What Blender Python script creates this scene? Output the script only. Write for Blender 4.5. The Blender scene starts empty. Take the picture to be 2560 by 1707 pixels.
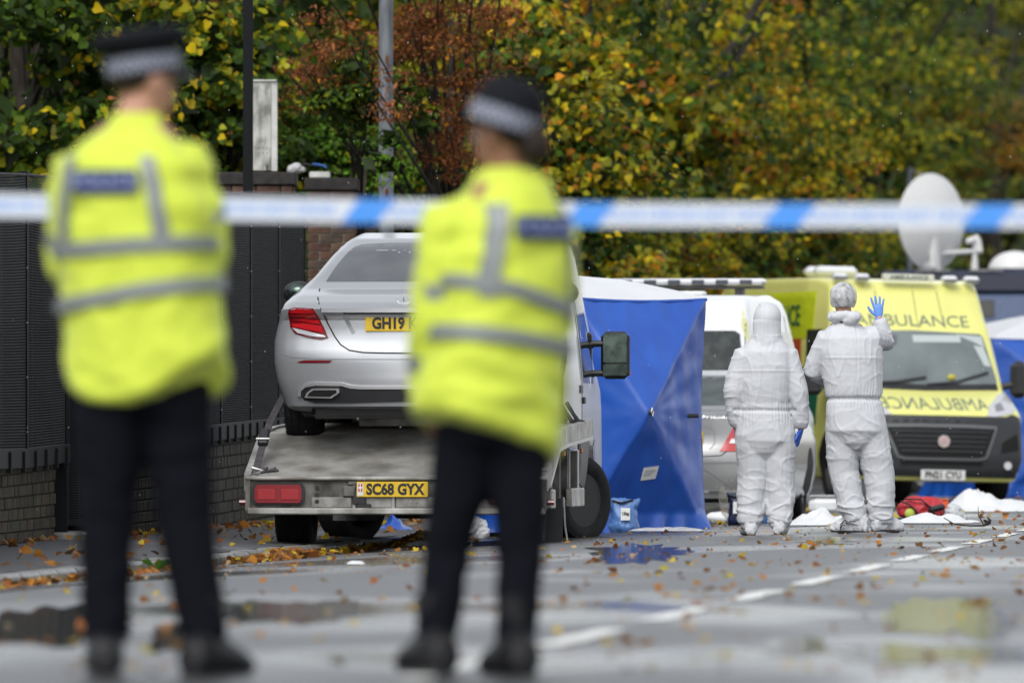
import bpy, bmesh, math, random
import numpy as np
from mathutils import Vector, Matrix, noise
from mathutils.bvhtree import BVHTree
R = math.radians
rnd = random.Random(7)
S = bpy.context.scene
COL = S.collection
# ---------------------------------------------------------------- camera, sky, sun, exposure
F = 28444.0; CAMH = 0.68; HZ = 1100.0          # a 400 mm lens held low over the road
cam_d = bpy.data.cameras.new('camera'); cam = bpy.data.objects.new('camera', cam_d); COL.objects.link(cam)
cam.location = (0, 0, CAMH); cam.rotation_euler = (R(90) + math.atan((HZ - 853.5) / F), 0, 0)
cam_d.lens = 400; cam_d.sensor_width = 36; cam_d.clip_start = 1; cam_d.clip_end = 3000
cam_d.dof.use_dof = True; cam_d.dof.focus_distance = 84.0; cam_d.dof.aperture_fstop = 5.0
S.camera = cam
w = bpy.data.worlds.new('World'); S.world = w; w.use_nodes = True
nt = w.node_tree; nt.nodes.clear()
sky = nt.nodes.new('ShaderNodeTexSky'); sky.sky_type = 'NISHITA'; sky.sun_disc = False
sky.sun_elevation = R(48); sky.sun_rotation = R(200); sky.dust_density = 1.5; sky.air_density = 1.0; sky.ozone_density = 1.0
hs = nt.nodes.new('ShaderNodeHueSaturation'); hs.inputs['Saturation'].default_value = 0.22
bg = nt.nodes.new('ShaderNodeBackground'); bg.inputs['Strength'].default_value = 0.15
wo = nt.nodes.new('ShaderNodeOutputWorld')
nt.links.new(sky.outputs[0], hs.inputs['Color']); nt.links.new(hs.outputs[0], bg.inputs['Color']); nt.links.new(bg.outputs[0], wo.inputs[0])
sun_d = bpy.data.lights.new('sun', 'SUN'); sun_d.energy = 1.1; sun_d.angle = R(35); sun_d.color = (1, .985, .96)
sun = bpy.data.objects.new('sun', sun_d); COL.objects.link(sun)
sun.rotation_euler = (R(42), 0, R(-20))
S.view_settings.view_transform = 'Standard'; S.view_settings.look = 'None'
S.view_settings.exposure = 0.7; S.view_settings.gamma = 1; S.view_settings.use_curve_mapping = False

# ---------------------------------------------------------------- places
TH = math.atan(2220 / F)                       # the road runs off to the right by 4.5 degrees
U = (math.sin(TH), math.cos(TH)); V = (math.cos(TH), -math.sin(TH))
def road(a, b, z=0): return Vector((a * U[0] + b * V[0], a * U[1] + b * V[1], z))
def rz(b): return -.0058 * (b + 2.8) ** 2 if b < -2.8 else -.004 * (b + 2.8) ** 2
def W(px, py, s): return Vector(((px - 1280) / s, F / s, CAMH + (HZ - py) / s))
def G(px, s, dz=0):                            # a spot on the ground
    x, y = (px - 1280) / s, F / s
    b = x * V[0] + y * V[1]
    z = rz(b) if b > -7.8 else -.075
    return Vector((x, y, z + dz))
# ---------------------------------------------------------------- tags
def tag(o, label=None, cat=None, group=None, kind=None):
    if label: o['label'] = label
    if cat: o['category'] = cat
    if group: o['group'] = group
    if kind: o['kind'] = kind
    return o
def thing(name, label, cat, loc=(0, 0, 0), rz_=0, group=None, rot=None):
    o = bpy.data.objects.new(name, None); COL.objects.link(o); o.empty_display_size = .2
    o.location = loc; o.rotation_euler = rot if rot else (0, 0, rz_)
    return tag(o, label, cat, group)
# ---------------------------------------------------------------- materials
MC = {}
def mat(name, col, rough=.6, metal=0, var=.0, vscale=8, bump=0, bscale=60, col2=None, coat=0, trans=0, stretch=None, spec=.5, emit=0, attr=None, detail=4, sheen=0, vlo=.35, vhi=.65):
    if name in MC: return MC[name]
    m = bpy.data.materials.new(name); m.use_nodes = True; n = m.node_tree; n.nodes.clear()
    p = n.nodes.new('ShaderNodeBsdfPrincipled'); out = n.nodes.new('ShaderNodeOutputMaterial')
    n.links.new(p.outputs[0], out.inputs[0])
    p.inputs['Roughness'].default_value = rough; p.inputs['Metallic'].default_value = metal
    p.inputs['Base Color'].default_value = (*col, 1); p.inputs['Coat Weight'].default_value = coat
    p.inputs['Coat Roughness'].default_value = .08
    p.inputs['Specular IOR Level'].default_value = .22 if (spec == .5 and rough > .55) else spec
    if sheen: p.inputs['Sheen Weight'].default_value = sheen
    if trans: p.inputs['Transmission Weight'].default_value = trans
    if emit: p.inputs['Emission Color'].default_value = (*col, 1); p.inputs['Emission Strength'].default_value = emit
    tc = n.nodes.new('ShaderNodeTexCoord'); src = tc.outputs['Object']
    if stretch:
        mp = n.nodes.new('ShaderNodeMapping'); mp.inputs['Scale'].default_value = stretch
        n.links.new(src, mp.inputs[0]); src = mp.outputs[0]
    base = None
    if attr:
        a = n.nodes.new('ShaderNodeAttribute'); a.attribute_name = attr; base = a.outputs['Color']
    if var or col2:
        t = n.nodes.new('ShaderNodeTexNoise'); t.inputs['Scale'].default_value = vscale; t.inputs['Detail'].default_value = detail
        n.links.new(src, t.inputs['Vector'])
        mr = n.nodes.new('ShaderNodeMapRange'); mr.inputs[1].default_value = vlo; mr.inputs[2].default_value = vhi
        n.links.new(t.outputs['Fac'], mr.inputs[0])
        mx = n.nodes.new('ShaderNodeMix'); mx.data_type = 'RGBA'
        n.links.new(mr.outputs[0], mx.inputs[0])
        c2 = col2 if col2 else tuple(c * (1 - var) for c in col)
        if base:
            n.links.new(base, mx.inputs[6]); mul = n.nodes.new('ShaderNodeMix'); mul.data_type = 'RGBA'; mul.blend_type = 'MULTIPLY'
            mul.inputs[0].default_value = 1; n.links.new(base, mul.inputs[6]); k = 1 - var; mul.inputs[7].default_value = (k, k, k, 1)
            n.links.new(mul.outputs[2], mx.inputs[7])
        else:
            mx.inputs[6].default_value = (*col, 1); mx.inputs[7].default_value = (*c2, 1)
        base = mx.outputs[2]
    if base: n.links.new(base, p.inputs['Base Color'])
    if bump:
        t2 = n.nodes.new('ShaderNodeTexNoise'); t2.inputs['Scale'].default_value = bscale; t2.inputs['Detail'].default_value = 5
        n.links.new(src, t2.inputs['Vector'])
        b = n.nodes.new('ShaderNodeBump'); b.inputs['Strength'].default_value = 1; b.inputs['Distance'].default_value = bump
        n.links.new(t2.outputs['Fac'], b.inputs['Height']); n.links.new(b.outputs[0], p.inputs['Normal'])
    MC[name] = m; return m
def leaf_mat(name, rough=.45):
    m = bpy.data.materials.new(name); m.use_nodes = True; n = m.node_tree; p = n.nodes['Principled BSDF']
    a = n.nodes.new('ShaderNodeAttribute'); a.attribute_name = 'tint'
    n.links.new(a.outputs['Color'], p.inputs['Base Color']); p.inputs['Roughness'].default_value = rough; p.inputs['Specular IOR Level'].default_value = .15
    tr = n.nodes.new('ShaderNodeBsdfTranslucent'); n.links.new(a.outputs['Color'], tr.inputs[0])
    mx = n.nodes.new('ShaderNodeMixShader'); mx.inputs[0].default_value = .38
    n.links.new(p.outputs[0], mx.inputs[1]); n.links.new(tr.outputs[0], mx.inputs[2])
    n.links.new(mx.outputs[0], n.nodes['Material Output'].inputs[0])
    return m
# ---------------------------------------------------------------- mesh builder
class MB:
    def __init__(s): s.v = []; s.f = []; s.t = []
    def add(s, vs, fs, tint=None):
        o = len(s.v); s.v += [tuple(v) for v in vs]; s.f += [tuple(i + o for i in f) for f in fs]
        if tint is not None: s.t += [tint] * len(vs)
        return s
    def box(s, c, d, rot=None, tint=None, bev=0):
        hx, hy, hz = d[0] / 2, d[1] / 2, d[2] / 2
        if bev:
            e = min(bev, hx * .9, hy * .9, hz * .9); vs = []; bm = bmesh.new()
            for sx in (-1, 1):
                for sy in (-1, 1):
                    for sz in (-1, 1):
                        vs += [(sx * (hx - e), sy * (hy - e), sz * hz), (sx * (hx - e), sy * hy, sz * (hz - e)), (sx * hx, sy * (hy - e), sz * (hz - e))]
            for v in vs: bm.verts.new(v)
            bmesh.ops.convex_hull(bm, input=bm.verts); bm.verts.index_update()
            P = [v.co.copy() for v in bm.verts]; fs = [[v.index for v in f.verts] for f in bm.faces]; bm.free()
        else:
            P = [Vector((sx * hx, sy * hy, sz * hz)) for sx in (-1, 1) for sy in (-1, 1) for sz in (-1, 1)]
            fs = [(0, 1, 3, 2), (4, 6, 7, 5), (0, 4, 5, 1), (2, 3, 7, 6), (0, 2, 6, 4), (1, 5, 7, 3)]
        if rot is not None: P = [rot @ p for p in P]
        c = Vector(c); return s.add([p + c for p in P], fs, tint)
    def rings(s, rs, cap=True, closed=True, tint=None):
        n = len(rs[0]); vs = [p for r in rs for p in r]; fs = []
        for i in range(len(rs) - 1):
            for j in range(n if closed else n - 1):
                k = (j + 1) % n; fs.append((i * n + j, i * n + k, (i + 1) * n + k, (i + 1) * n + j))
        if cap: fs.append(tuple(range(n))[::-1]); fs.append(tuple((len(rs) - 1) * n + j for j in range(n)))
        return s.add(vs, fs, tint)
    def tube(s, path, rad, n=8, cap=True, flat=1.0, tint=None, up=(0, 0, 1)):
        path = [Vector(p) for p in path]
        if not hasattr(rad, '__len__'): rad = [rad] * len(path)
        rs = []; prev = None
        for i, p in enumerate(path):
            d = (path[min(i + 1, len(path) - 1)] - path[max(i - 1, 0)]).normalized()
            if prev is None:
                u = Vector(up)
                if abs(d.dot(u)) > .95: u = Vector((0, 1, 0))
                a = d.cross(u).normalized()
            else: a = (prev - d * prev.dot(d)).normalized()
            prev = a; b = d.cross(a)
            r = rad[i]; ra, rb = r if hasattr(r, '__len__') else (r, r * flat)
            rs.append([p + a * (math.cos(t) * ra) + b * (math.sin(t) * rb) for t in [2 * math.pi * k / n for k in range(n)]])
        return s.rings(rs, cap, tint=tint)
    def ell(s, c, r, n=12, m=8, rot=None, z0=-90, z1=90, tint=None):
        rs = []
        for i in range(m + 1):
            la = R(z0 + (z1 - z0) * i / m); cr = max(math.cos(la), .02)
            q = [Vector((r[0] * cr * math.cos(2 * math.pi * k / n), r[1] * cr * math.sin(2 * math.pi * k / n), r[2] * math.sin(la))) for k in range(n)]
            if rot is not None: q = [rot @ p for p in q]
            rs.append([p + Vector(c) for p in q])
        return s.rings(rs, tint=tint)
    def prism(s, poly, y0, y1, axis='y', tint=None):       # polygon in the plane across axis, extruded along it
        n = len(poly)
        def P(a, b, t): return {'y': (a, t, b), 'x': (t, a, b), 'z': (a, b, t)}[axis]
        vs = [P(a, b, y0) for a, b in poly] + [P(a, b, y1) for a, b in poly]
        fs = [tuple(range(n)), tuple(range(2 * n - 1, n - 1, -1))] + [(i, i + n, (i + 1) % n + n, (i + 1) % n) for i in range(n)]
        return s.add(vs, fs, tint)
    def grid(s, fn, nu, nv, tint=None):
        vs = [fn(i / nu, j / nv) for j in range(nv + 1) for i in range(nu + 1)]
        fs = [(j * (nu + 1) + i, j * (nu + 1) + i + 1, (j + 1) * (nu + 1) + i + 1, (j + 1) * (nu + 1) + i) for j in range(nv) for i in range(nu)]
        return s.add(vs, fs, tint)
    def mesh(s, name, m=None, smooth=35, tris=False):
        me = bpy.data.meshes.new(name); me.from_pydata(s.v, [], s.f); me.update()
        bm = bmesh.new(); bm.from_mesh(me); bmesh.ops.recalc_face_normals(bm, faces=bm.faces)
        big = [f for f in bm.faces if len(f.verts) > 4]
        if big: bmesh.ops.triangulate(bm, faces=big)
        bm.to_mesh(me); bm.free()
        if s.t and len(s.t) == len(s.v):
            a = me.color_attributes.new('tint', 'FLOAT_COLOR', 'POINT')
            a.data.foreach_set('color', np.array([(*t, 1) for t in s.t], dtype=np.float32).ravel())
        if m:
            for q in (m if isinstance(m, (list, tuple)) else [m]): me.materials.append(q)
        if smooth: me.shade_smooth(); me.set_sharp_from_angle(angle=R(smooth))
        return me
    def build(s, name, m, parent=None, smooth=35, label=None, cat=None, group=None, kind=None, loc=None, rot=None):
        o = bpy.data.objects.new(name, s.mesh(name, m, smooth)); COL.objects.link(o)
        if parent: o.parent = parent
        if loc is not None: o.location = loc
        if rot is not None: o.rotation_euler = rot
        return tag(o, label, cat, group, kind)
def bvh_of(me): return BVHTree.FromPolygons([v.co.copy() for v in me.vertices], [list(p.vertices) for p in me.polygons])
DIRS = {'back': (Vector((0, 1, 0)), lambda a, b: Vector((a, -30, b))), 'right': (Vector((-1, 0, 0)), lambda a, b: Vector((30, a, b))),
        'left': (Vector((1, 0, 0)), lambda a, b: Vector((-30, a, b))), 'top': (Vector((0, 0, -1)), lambda a, b: Vector((a, b, 30)))}
def cast(bv, face, a, b):
    d, o = DIRS[face]; h = bv.ray_cast(o(a, b), d)
    if h[0] is None:
        q = bv.find_nearest(o(a, b) + d * 30); return q[0]
    return h[0]
def patch(bv, poly, face='back', off=.006, depth=.012, cell=.06, name='patch', m=None, parent=None, flip=False, **k):
    """a plate that follows the surface behind it"""
    bm = bmesh.new(); f = bm.faces.new([bm.verts.new((a, b, 0)) for a, b in poly])
    bmesh.ops.triangulate(bm, faces=[f])
    for _ in range(5):
        es = [e for e in bm.edges if e.calc_length() > cell]
        if not es: break
        bmesh.ops.subdivide_edges(bm, edges=es, cuts=1); bmesh.ops.triangulate(bm, faces=bm.faces)
    d = DIRS[face][0]
    bmesh.ops.recalc_face_normals(bm, faces=bm.faces)
    top = [(v, cast(bv, face, v.co.x, v.co.y)) for v in bm.verts]
    for v, h in top: v.co = h - d * off
    r = bmesh.ops.extrude_face_region(bm, geom=list(bm.faces))
    for g in r['geom']:
        if isinstance(g, bmesh.types.BMVert): g.co += d * depth
    bmesh.ops.recalc_face_normals(bm, faces=bm.faces)
    me = bpy.data.meshes.new(name); bm.to_mesh(me); bm.free(); me.materials.append(m)
    me.shade_smooth(); me.set_sharp_from_angle(angle=R(40))
    o = bpy.data.objects.new(name, me); COL.objects.link(o)
    if parent: o.parent = parent
    return tag(o, **k)
def strip(bv, pts, wd, face='back', off=.003, depth=.004, name='seam', m=None, parent=None, step=.04, **k):
    P = [Vector((a, b)) for a, b in pts]; Q = []
    for i in range(len(P) - 1):
        n = max(1, int((P[i + 1] - P[i]).length / step))
        for j in range(n): Q.append(P[i].lerp(P[i + 1], j / n))
    Q.append(P[-1]); d = DIRS[face][0]; rs = []
    for i, q in enumerate(Q):
        t = (Q[min(i + 1, len(Q) - 1)] - Q[max(i - 1, 0)]).normalized(); nn = Vector((-t.y, t.x)) * wd / 2
        a, b = q + nn, q - nn
        A = cast(bv, face, *a) - d * off; B = cast(bv, face, *b) - d * off
        rs.append([A, B, B + d * depth, A + d * depth])
    mb = MB(); mb.rings(rs); return mb.build(name, m, parent, **k)
FONTC = {}
def text(body, size, name, m, parent, mtx, thick=.003, bold=0, sx=1, proj=None, off=.004, mirror=False):
    """raised lettering; mtx places the x-y plane of the text, centred"""
    c = bpy.data.curves.new(name, 'FONT'); c.body = body; c.size = size; c.align_x = 'CENTER'; c.align_y = 'CENTER'
    c.extrude = thick / 2; c.offset = bold; c.resolution_u = 3
    o = bpy.data.objects.new(name, c); COL.objects.link(o)
    me = bpy.data.meshes.new_from_object(o); bpy.data.objects.remove(o)
    if proj:
        bm = bmesh.new(); bm.from_mesh(me); bmesh.ops.triangulate(bm, faces=bm.faces)
        for _ in range(3):
            es = [e for e in bm.edges if e.calc_length() > .035]
            if es: bmesh.ops.subdivide_edges(bm, edges=es, cuts=1); bmesh.ops.triangulate(bm, faces=bm.faces)
        bm.to_mesh(me); bm.free()
    for v in me.vertices:
        x = v.co.x * sx * (-1 if mirror else 1); p = mtx @ Vector((x, v.co.y, v.co.z))
        if proj:
            bv, face = proj; d = DIRS[face][0]
            h = cast(bv, face, p.x if face in ('back', 'top') else p.y, p.z if face != 'top' else p.y)
            p = h - d * (off + v.co.z)
        v.co = p
    if mirror: me.flip_normals()
    me.materials.clear(); me.materials.append(m)
    o = bpy.data.objects.new(name, me); COL.objects.link(o); o.parent = parent
    return o
def back_mtx(x, y, z, tilt=0): # text read from -y side
    return Matrix.Translation((x, y, z)) @ Matrix.Rotation(tilt, 4, 'X') @ Matrix.Rotation(R(90), 4, 'X')
def link_copy(src, name, parent, mtx=None):
    o = bpy.data.objects.new(name, src); COL.objects.link(o); o.parent = parent
    if mtx is not None: o.matrix_local = mtx
    return o
def copy_tree(o, parent=None):
    c = o.copy(); COL.objects.link(c); c.parent = parent
    for ch in list(o.children): copy_tree(ch, c)
    return c
def body_loft(outline, hw, warp=None, edge=.08, n=140, inner=6, nx=10):
    """a shell: side outline (y,z) swept across x with rounded shoulders, then warped"""
    P = [Vector(p) for p in outline]; L = [(P[(i + 1) % len(P)] - P[i]).length for i in range(len(P))]; tot = sum(L); Q = []
    for k in range(n):
        t = tot * k / n; i = 0
        while t > L[i]: t -= L[i]; i += 1
        Q.append(P[i].lerp(P[(i + 1) % len(P)], t / L[i]))
    c = sum(Q, Vector((0, 0))) / n
    half = []
    for j in range(nx // 2 + 1): half.append((hw - edge) * j / (nx // 2)) 
    seq = [(x, 0) for x in half]
    for a in (25, 50, 75, 90): seq.append((hw - edge + edge * math.sin(R(a)), edge * (1 - math.cos(R(a)))))
    for j in range(1, inner + 1): seq.append((hw, ('s', j / inner)))
    def ring(x, ins, sg):
        out = []
        for q in Q:
            d = q - c; L_ = d.length
            if isinstance(ins, tuple): e = edge + (L_ - edge) * ins[1] * .995
            else: e = ins
            p = c + d * ((L_ - e) / L_); out.append(Vector((x * sg, p.x, p.y)))
        return out
    rs = [ring(x, i, -1) for x, i in reversed(seq[1:])] + [ring(x, i, 1) for x, i in seq]
    if warp: rs = [[Vector(warp(*p)) for p in r] for r in rs]
    m = MB(); m.rings(rs); return m
def interp(t, tab):
    if t <= tab[0][0]: return tab[0][1]
    for (a, b), (c, d) in zip(tab, tab[1:]):
        if t <= c: return b + (d - b) * (t - a) / (c - a)
    return tab[-1][1]
def remeshed(mb, voxel, smooth=2):
    me = mb.mesh('tmp', None, 0); o = bpy.data.objects.new('tmp', me); COL.objects.link(o)
    md = o.modifiers.new('r', 'REMESH'); md.mode = 'VOXEL'; md.voxel_size = voxel
    if smooth: sm = o.modifiers.new('s', 'SMOOTH'); sm.iterations = smooth; sm.factor = .6
    dg = bpy.context.evaluated_depsgraph_get(); r = bpy.data.meshes.new_from_object(o.evaluated_get(dg))
    bpy.data.objects.remove(o); return r
def put(me, name, m, parent=None, sm=180, **k):
    me.materials.clear(); me.materials.append(m); me.name = name; me.shade_smooth()
    o = bpy.data.objects.new(name, me); COL.objects.link(o)
    if parent: o.parent = parent
    return tag(o, **k)
def displace(me, fn):
    vs = me.vertices; nor = [v.normal.copy() for v in vs]
    for v, n in zip(vs, nor): v.co += n * fn(v.co)
    me.update()
def fold(p, fx, fy, fz, seed=0):
    q = Vector((p.x * fx + seed, p.y * fy, p.z * fz)); wv = noise.noise(q * .45 + Vector((9, 3, seed))) * 1.3
    return (1 - abs(noise.noise(q + Vector((wv, wv, wv)))) * 2.4)
# ---------------------------------------------------------------- common materials
BLACK = mat('black_plastic', (.02, .02, .022), .45, var=.3, bump=.001, bscale=120)
RUB = mat('tyre_rubber', (.018, .018, .019), .75, var=.35, vscale=20, bump=.002, bscale=60)
GLASS = mat('dark_glass', (.03, .035, .035), .06, spec=.8, var=.3, vscale=3)
STEEL = mat('dull_steel', (.42, .42, .42), .45, .75, var=.45, vscale=9, bump=.001, bscale=40)
CHROME = mat('chrome', (.8, .8, .8), .12, 1)
SEAM = mat('panel_gap', (.012, .012, .012), .7)
# ================================================================ the ground, road and pavement
def wet_asphalt(name, c1, c2, r_lo, r_hi, pat=(.5, .16, 1), bump=.006, puddle=.5):
    m = bpy.data.materials.new(name); m.use_nodes = True; n = m.node_tree; p = n.nodes['Principled BSDF']
    tc = n.nodes.new('ShaderNodeTexCoord'); mp = n.nodes.new('ShaderNodeMapping'); mp.inputs['Scale'].default_value = pat
    n.links.new(tc.outputs['Object'], mp.inputs[0])
    a = n.nodes.new('ShaderNodeTexNoise'); a.inputs['Scale'].default_value = 1; a.inputs['Detail'].default_value = 3
    n.links.new(mp.outputs[0], a.inputs['Vector'])
    mr = n.nodes.new('ShaderNodeMapRange'); mr.inputs[1].default_value = puddle - .1; mr.inputs[2].default_value = puddle + .1
    mr.inputs[3].default_value = r_lo; mr.inputs[4].default_value = r_hi; mr.interpolation_type = 'SMOOTHSTEP'
    n.links.new(a.outputs['Fac'], mr.inputs[0]); n.links.new(mr.outputs[0], p.inputs['Roughness'])
    f = n.nodes.new('ShaderNodeTexNoise'); f.inputs['Scale'].default_value = 55; f.inputs['Detail'].default_value = 6
    n.links.new(tc.outputs['Object'], f.inputs['Vector'])
    g = n.nodes.new('ShaderNodeTexNoise'); g.inputs['Scale'].default_value = 1.3; g.inputs['Detail'].default_value = 6
    n.links.new(tc.outputs['Object'], g.inputs['Vector'])
    mx = n.nodes.new('ShaderNodeMix'); mx.data_type = 'RGBA'; mx.inputs[6].default_value = (*c1, 1); mx.inputs[7].default_value = (*c2, 1)
    ad = n.nodes.new('ShaderNodeMath'); ad.operation = 'MULTIPLY_ADD'; ad.inputs[1].default_value = 2.2; ad.inputs[2].default_value = -1.1
    n.links.new(f.outputs['Fac'], ad.inputs[0]); ad2 = n.nodes.new('ShaderNodeMath'); ad2.operation = 'ADD'; ad2.use_clamp = True
    n.links.new(ad.outputs[0], ad2.inputs[0]); n.links.new(g.outputs['Fac'], ad2.inputs[1])
    n.links.new(ad2.outputs[0], mx.inputs[0]); n.links.new(mx.outputs[2], p.inputs['Base Color'])
    b = n.nodes.new('ShaderNodeBump'); b.inputs['Distance'].default_value = bump
    bs = n.nodes.new('ShaderNodeMapRange'); bs.inputs[1].default_value = r_lo; bs.inputs[2].default_value = r_hi; bs.inputs[3].default_value = .04; bs.inputs[4].default_value = .8
    n.links.new(mr.outputs[0], bs.inputs[0]); n.links.new(bs.outputs[0], b.inputs['Strength'])
    n.links.new(f.outputs['Fac'], b.inputs['Height']); n.links.new(b.outputs[0], p.inputs['Normal'])
    return m
M_ROAD = wet_asphalt('wet_asphalt', (.020, .021, .022), (.062, .062, .064), .10, .41, pat=(.34, .12, 1), puddle=.45)
M_PAVE = wet_asphalt('pavement_asphalt', (.025, .026, .028), (.07, .07, .072), .35, .6, bump=.008, puddle=.42)
M_LITTER = mat('leaf_litter', (.03, .022, .012), .9, var=.5, vscale=6, col2=(.09, .05, .015), bump=.02, bscale=30)
M_KERB = mat('kerb_concrete', (.26, .25, .235), .42, col2=(.10, .10, .095), vscale=7, bump=.003, bscale=40)
M_PAINT = mat('road_paint', (.70, .70, .67), .5, col2=(.26, .26, .25), vscale=11, vlo=.48, vhi=.74, bump=.002, bscale=60)
def sheet(name, bs, zf, a0, a1, na, m, kind='structure', parent=None):
    mb = MB(); nb = len(bs) - 1
    mb.grid(lambda u, v: road(a0 + (a1 - a0) * v, bs[int(round(u * nb))], zf(bs[int(round(u * nb))])), nb, na)
    return mb.build(name, m, parent, smooth=40, kind=kind)
sheet('ground', [-400, -60, 60, 400], lambda b: -.45, -60, 1500, 12, M_LITTER)
sheet('road', [-7.8 + i * .5 for i in range(21)], rz, 5, 700, 60, M_ROAD)
sheet('woodland_floor', [-90, -30, -9.95], lambda b: -.03 if b > -20 else .3, 20, 700, 30, M_LITTER)
pave = sheet('pavement', [-10.0, -9.4, -8.6, -7.95], lambda b: -.02 - (b + 9.4) * .038, 40, 320, 40, M_PAVE)
kb = MB().box((0, 0, 0), (.15, .905, .26), bev=.02); kme = kb.mesh('kerb_stone', M_KERB)
for i in range(74):
    a = 50 + i * .915; p = road(a, -7.875 + rnd.uniform(-.006, .006), -.205 + rnd.uniform(-.005, .005))
    link_copy(kme, 'kerb_stone', pave, Matrix.Translation(p) @ Matrix.Rotation(-TH + rnd.uniform(-.004, .004), 4, 'Z'))
far = MB().box(road(220, -7.875, -.205), (.15, 200, .26), Matrix.Rotation(-TH, 3, 'Z'), bev=.02)
far.build('kerb_run', M_KERB, pave, kind='stuff')
# right hand kerb and verge, beside the photographer
sheet('verge', [2.35, 6, 12], lambda b: .0 + (b - 2.35) * .02, 5, 700, 30, M_LITTER)
MB().box(road(350, 2.28, -.1), (.16, 690, .26), Matrix.Rotation(-TH, 3, 'Z'), bev=.02).build('kerb', M_KERB, None, kind='structure')
# centre line
dsh = thing('centre_line', None, None, (0, 0, 0)); tag(dsh, kind='structure')
for i in range(-3, 30):
    a = 37.4 + i * 5.27; L = 3.35; mb = MB(); n = 14
    ed = [rnd.uniform(-.012, .012) for _ in range(2 * n + 4)]
    mb.grid(lambda u, v: road(a + L * v, -2.86 + .105 * u + ed[int(v * n) * 2 + int(u)], rz(-2.8) + .005), 1, n)
    mb.build('line_mark', M_PAINT, dsh)
# ================================================================ brick wall with mesh fence, on the left
def dk(c, k): return tuple(x * k for x in c)
M_BRICK = mat('wall_brick', (.1, .08, .06), .75, attr='tint', var=.55, vscale=14, bump=.004, bscale=50)
M_MORTAR = mat('mortar', (.05, .048, .04), .9, col2=(.022, .026, .014), vscale=5, bump=.004)
M_COPE = mat('dark_coping', (.022, .021, .021), .6, spec=.15, col2=(.04, .036, .033), vscale=12, bump=.004, bscale=40)
WPX = [(-420, 470), (0, 374), (136, 354), (262, 343), (320, 340), (533, 310), (697, 280), (760, 268)]
def wall_at(px):
    s = interp(px, WPX); return Vector(((px - 1280) / s, F / s, 0))
def wall_z(px): # base and top of the brickwork
    s = interp(px, WPX); yb = interp(px, [(0, 1362), (136, 1348), (320, 1338), (533, 1314), (697, 1284), (760, 1276)]); yt = interp(px, [(0, 1160), (150, 1140), (339, 1111), (625, 1075), (760, 1060)])
    if px < 0: return -.02, .53
    return CAMH + (HZ - yb) / s, CAMH + (HZ - yt) / s
BT = [(.055, .046, .028), (.042, .032, .022), (.065, .056, .03), (.048, .044, .022), (.036, .028, .022), (.060, .042, .028)]
bmes = [MB().box((0, 0, 0), (.212, .1, .066), bev=.004, tint=t).mesh('brick', M_BRICK) for t in BT]
def brick_wall(path, zs, label, name='brick_wall', L=.225, H=.075, th=.22, limit=300, meshes=bmes, tints=BT, mort=M_MORTAR, loc=None):
    """path: points in plan, zs: (base, top) at each; bricks laid on the camera side in stretcher bond"""
    o0 = Vector((path[0].x, path[0].y, 0)); root = thing(name, label, 'wall', o0)
    P = [Vector((p.x, p.y, 0)) - o0 for p in path]; seg = [(P[i + 1] - P[i]).length for i in range(len(P) - 1)]; tot = sum(seg)
    def at(t):
        i = 0
        while i < len(seg) - 1 and t > seg[i]: t -= seg[i]; i += 1
        k = t / seg[i]; p = P[i].lerp(P[i + 1], k); d = (P[i + 1] - P[i]).normalized()
        b = zs[i][0] + (zs[i + 1][0] - zs[i][0]) * k; c = zs[i][1] + (zs[i + 1][1] - zs[i][1]) * k
        return p, d, b, c
    nr = max(1, round((zs[0][1] - zs[0][0]) / H)); core = MB(); rs = []
    for i in range(len(P)):
        d = (P[min(i + 1, len(P) - 1)] - P[max(i - 1, 0)]).normalized(); nn = Vector((d.y, -d.x, 0))
        rs.append([P[i] - nn * .012 + Vector((0, 0, zs[i][0] - .2)), P[i] - nn * .012 + Vector((0, 0, zs[i][1] - .004)), P[i] - nn * th + Vector((0, 0, zs[i][1] - .004)), P[i] - nn * th + Vector((0, 0, zs[i][0] - .2))])
    core.rings(rs); core.build('mortar_bed', mort, root)
    cand = []
    for r in range(nr):
        t = -(L / 2 if r % 2 else 0) + L / 2
        while t < tot - L * .4:
            if t > L * .3:
                p, d, b, c = at(t); h = (c - b) / nr; z = b + h * (r + .5)
                cand.append((p, d, z, h, (c - b)))
            t += L
    cand.sort(key=lambda q: (q[0] + o0).y)
    rest = MB()
    for i, (p, d, z, h, hh) in enumerate(cand):
        nn = Vector((d.y, -d.x, 0)); k = rnd.randrange(len(meshes)); pr = rnd.uniform(-.045, -.038)
        mtx = Matrix((( d.x, nn.x, 0, 0), (d.y, nn.y, 0, 0), (0, 0, 1, 0), (0, 0, 0, 1)))
        mtx.translation = p + nn * pr + Vector((0, 0, z)); mtx = mtx @ Matrix.Diagonal(((L - .012) / .212, 1, (h - .011) / .066, 1))
        if i < limit: link_copy(meshes[k], 'brick', root, mtx)
        else:
            g = [mtx @ Vector((a * .106 if L else 0, e * .05, f * .033)) for a in (-1, 1) for e in (-1, 1) for f in (-1, 1)]
            rest.add(g, [(0, 1, 3, 2), (4, 6, 7, 5), (0, 4, 5, 1), (2, 3, 7, 6), (0, 2, 6, 4), (1, 5, 7, 3)], tints[k])
    if rest.v: rest.build('brickwork', M_BRICK, root, kind='stuff')
    return root
def wpath(pxs): return [wall_at(x) for x in pxs], [wall_z(x) for x in pxs]
pa, za = wpath([-300, -150, 0, 70, 136])
nw = brick_wall(pa, za, 'dark mossy brick wall at the far left, under the mesh fence before the gate', L=.225)
pb, zb = wpath([262, 320, 400, 470, 533, 610, 697, 756])
fw = brick_wall(pb, zb, 'dark brick wall under the mesh fence between the gate and the brick pillars')
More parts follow.
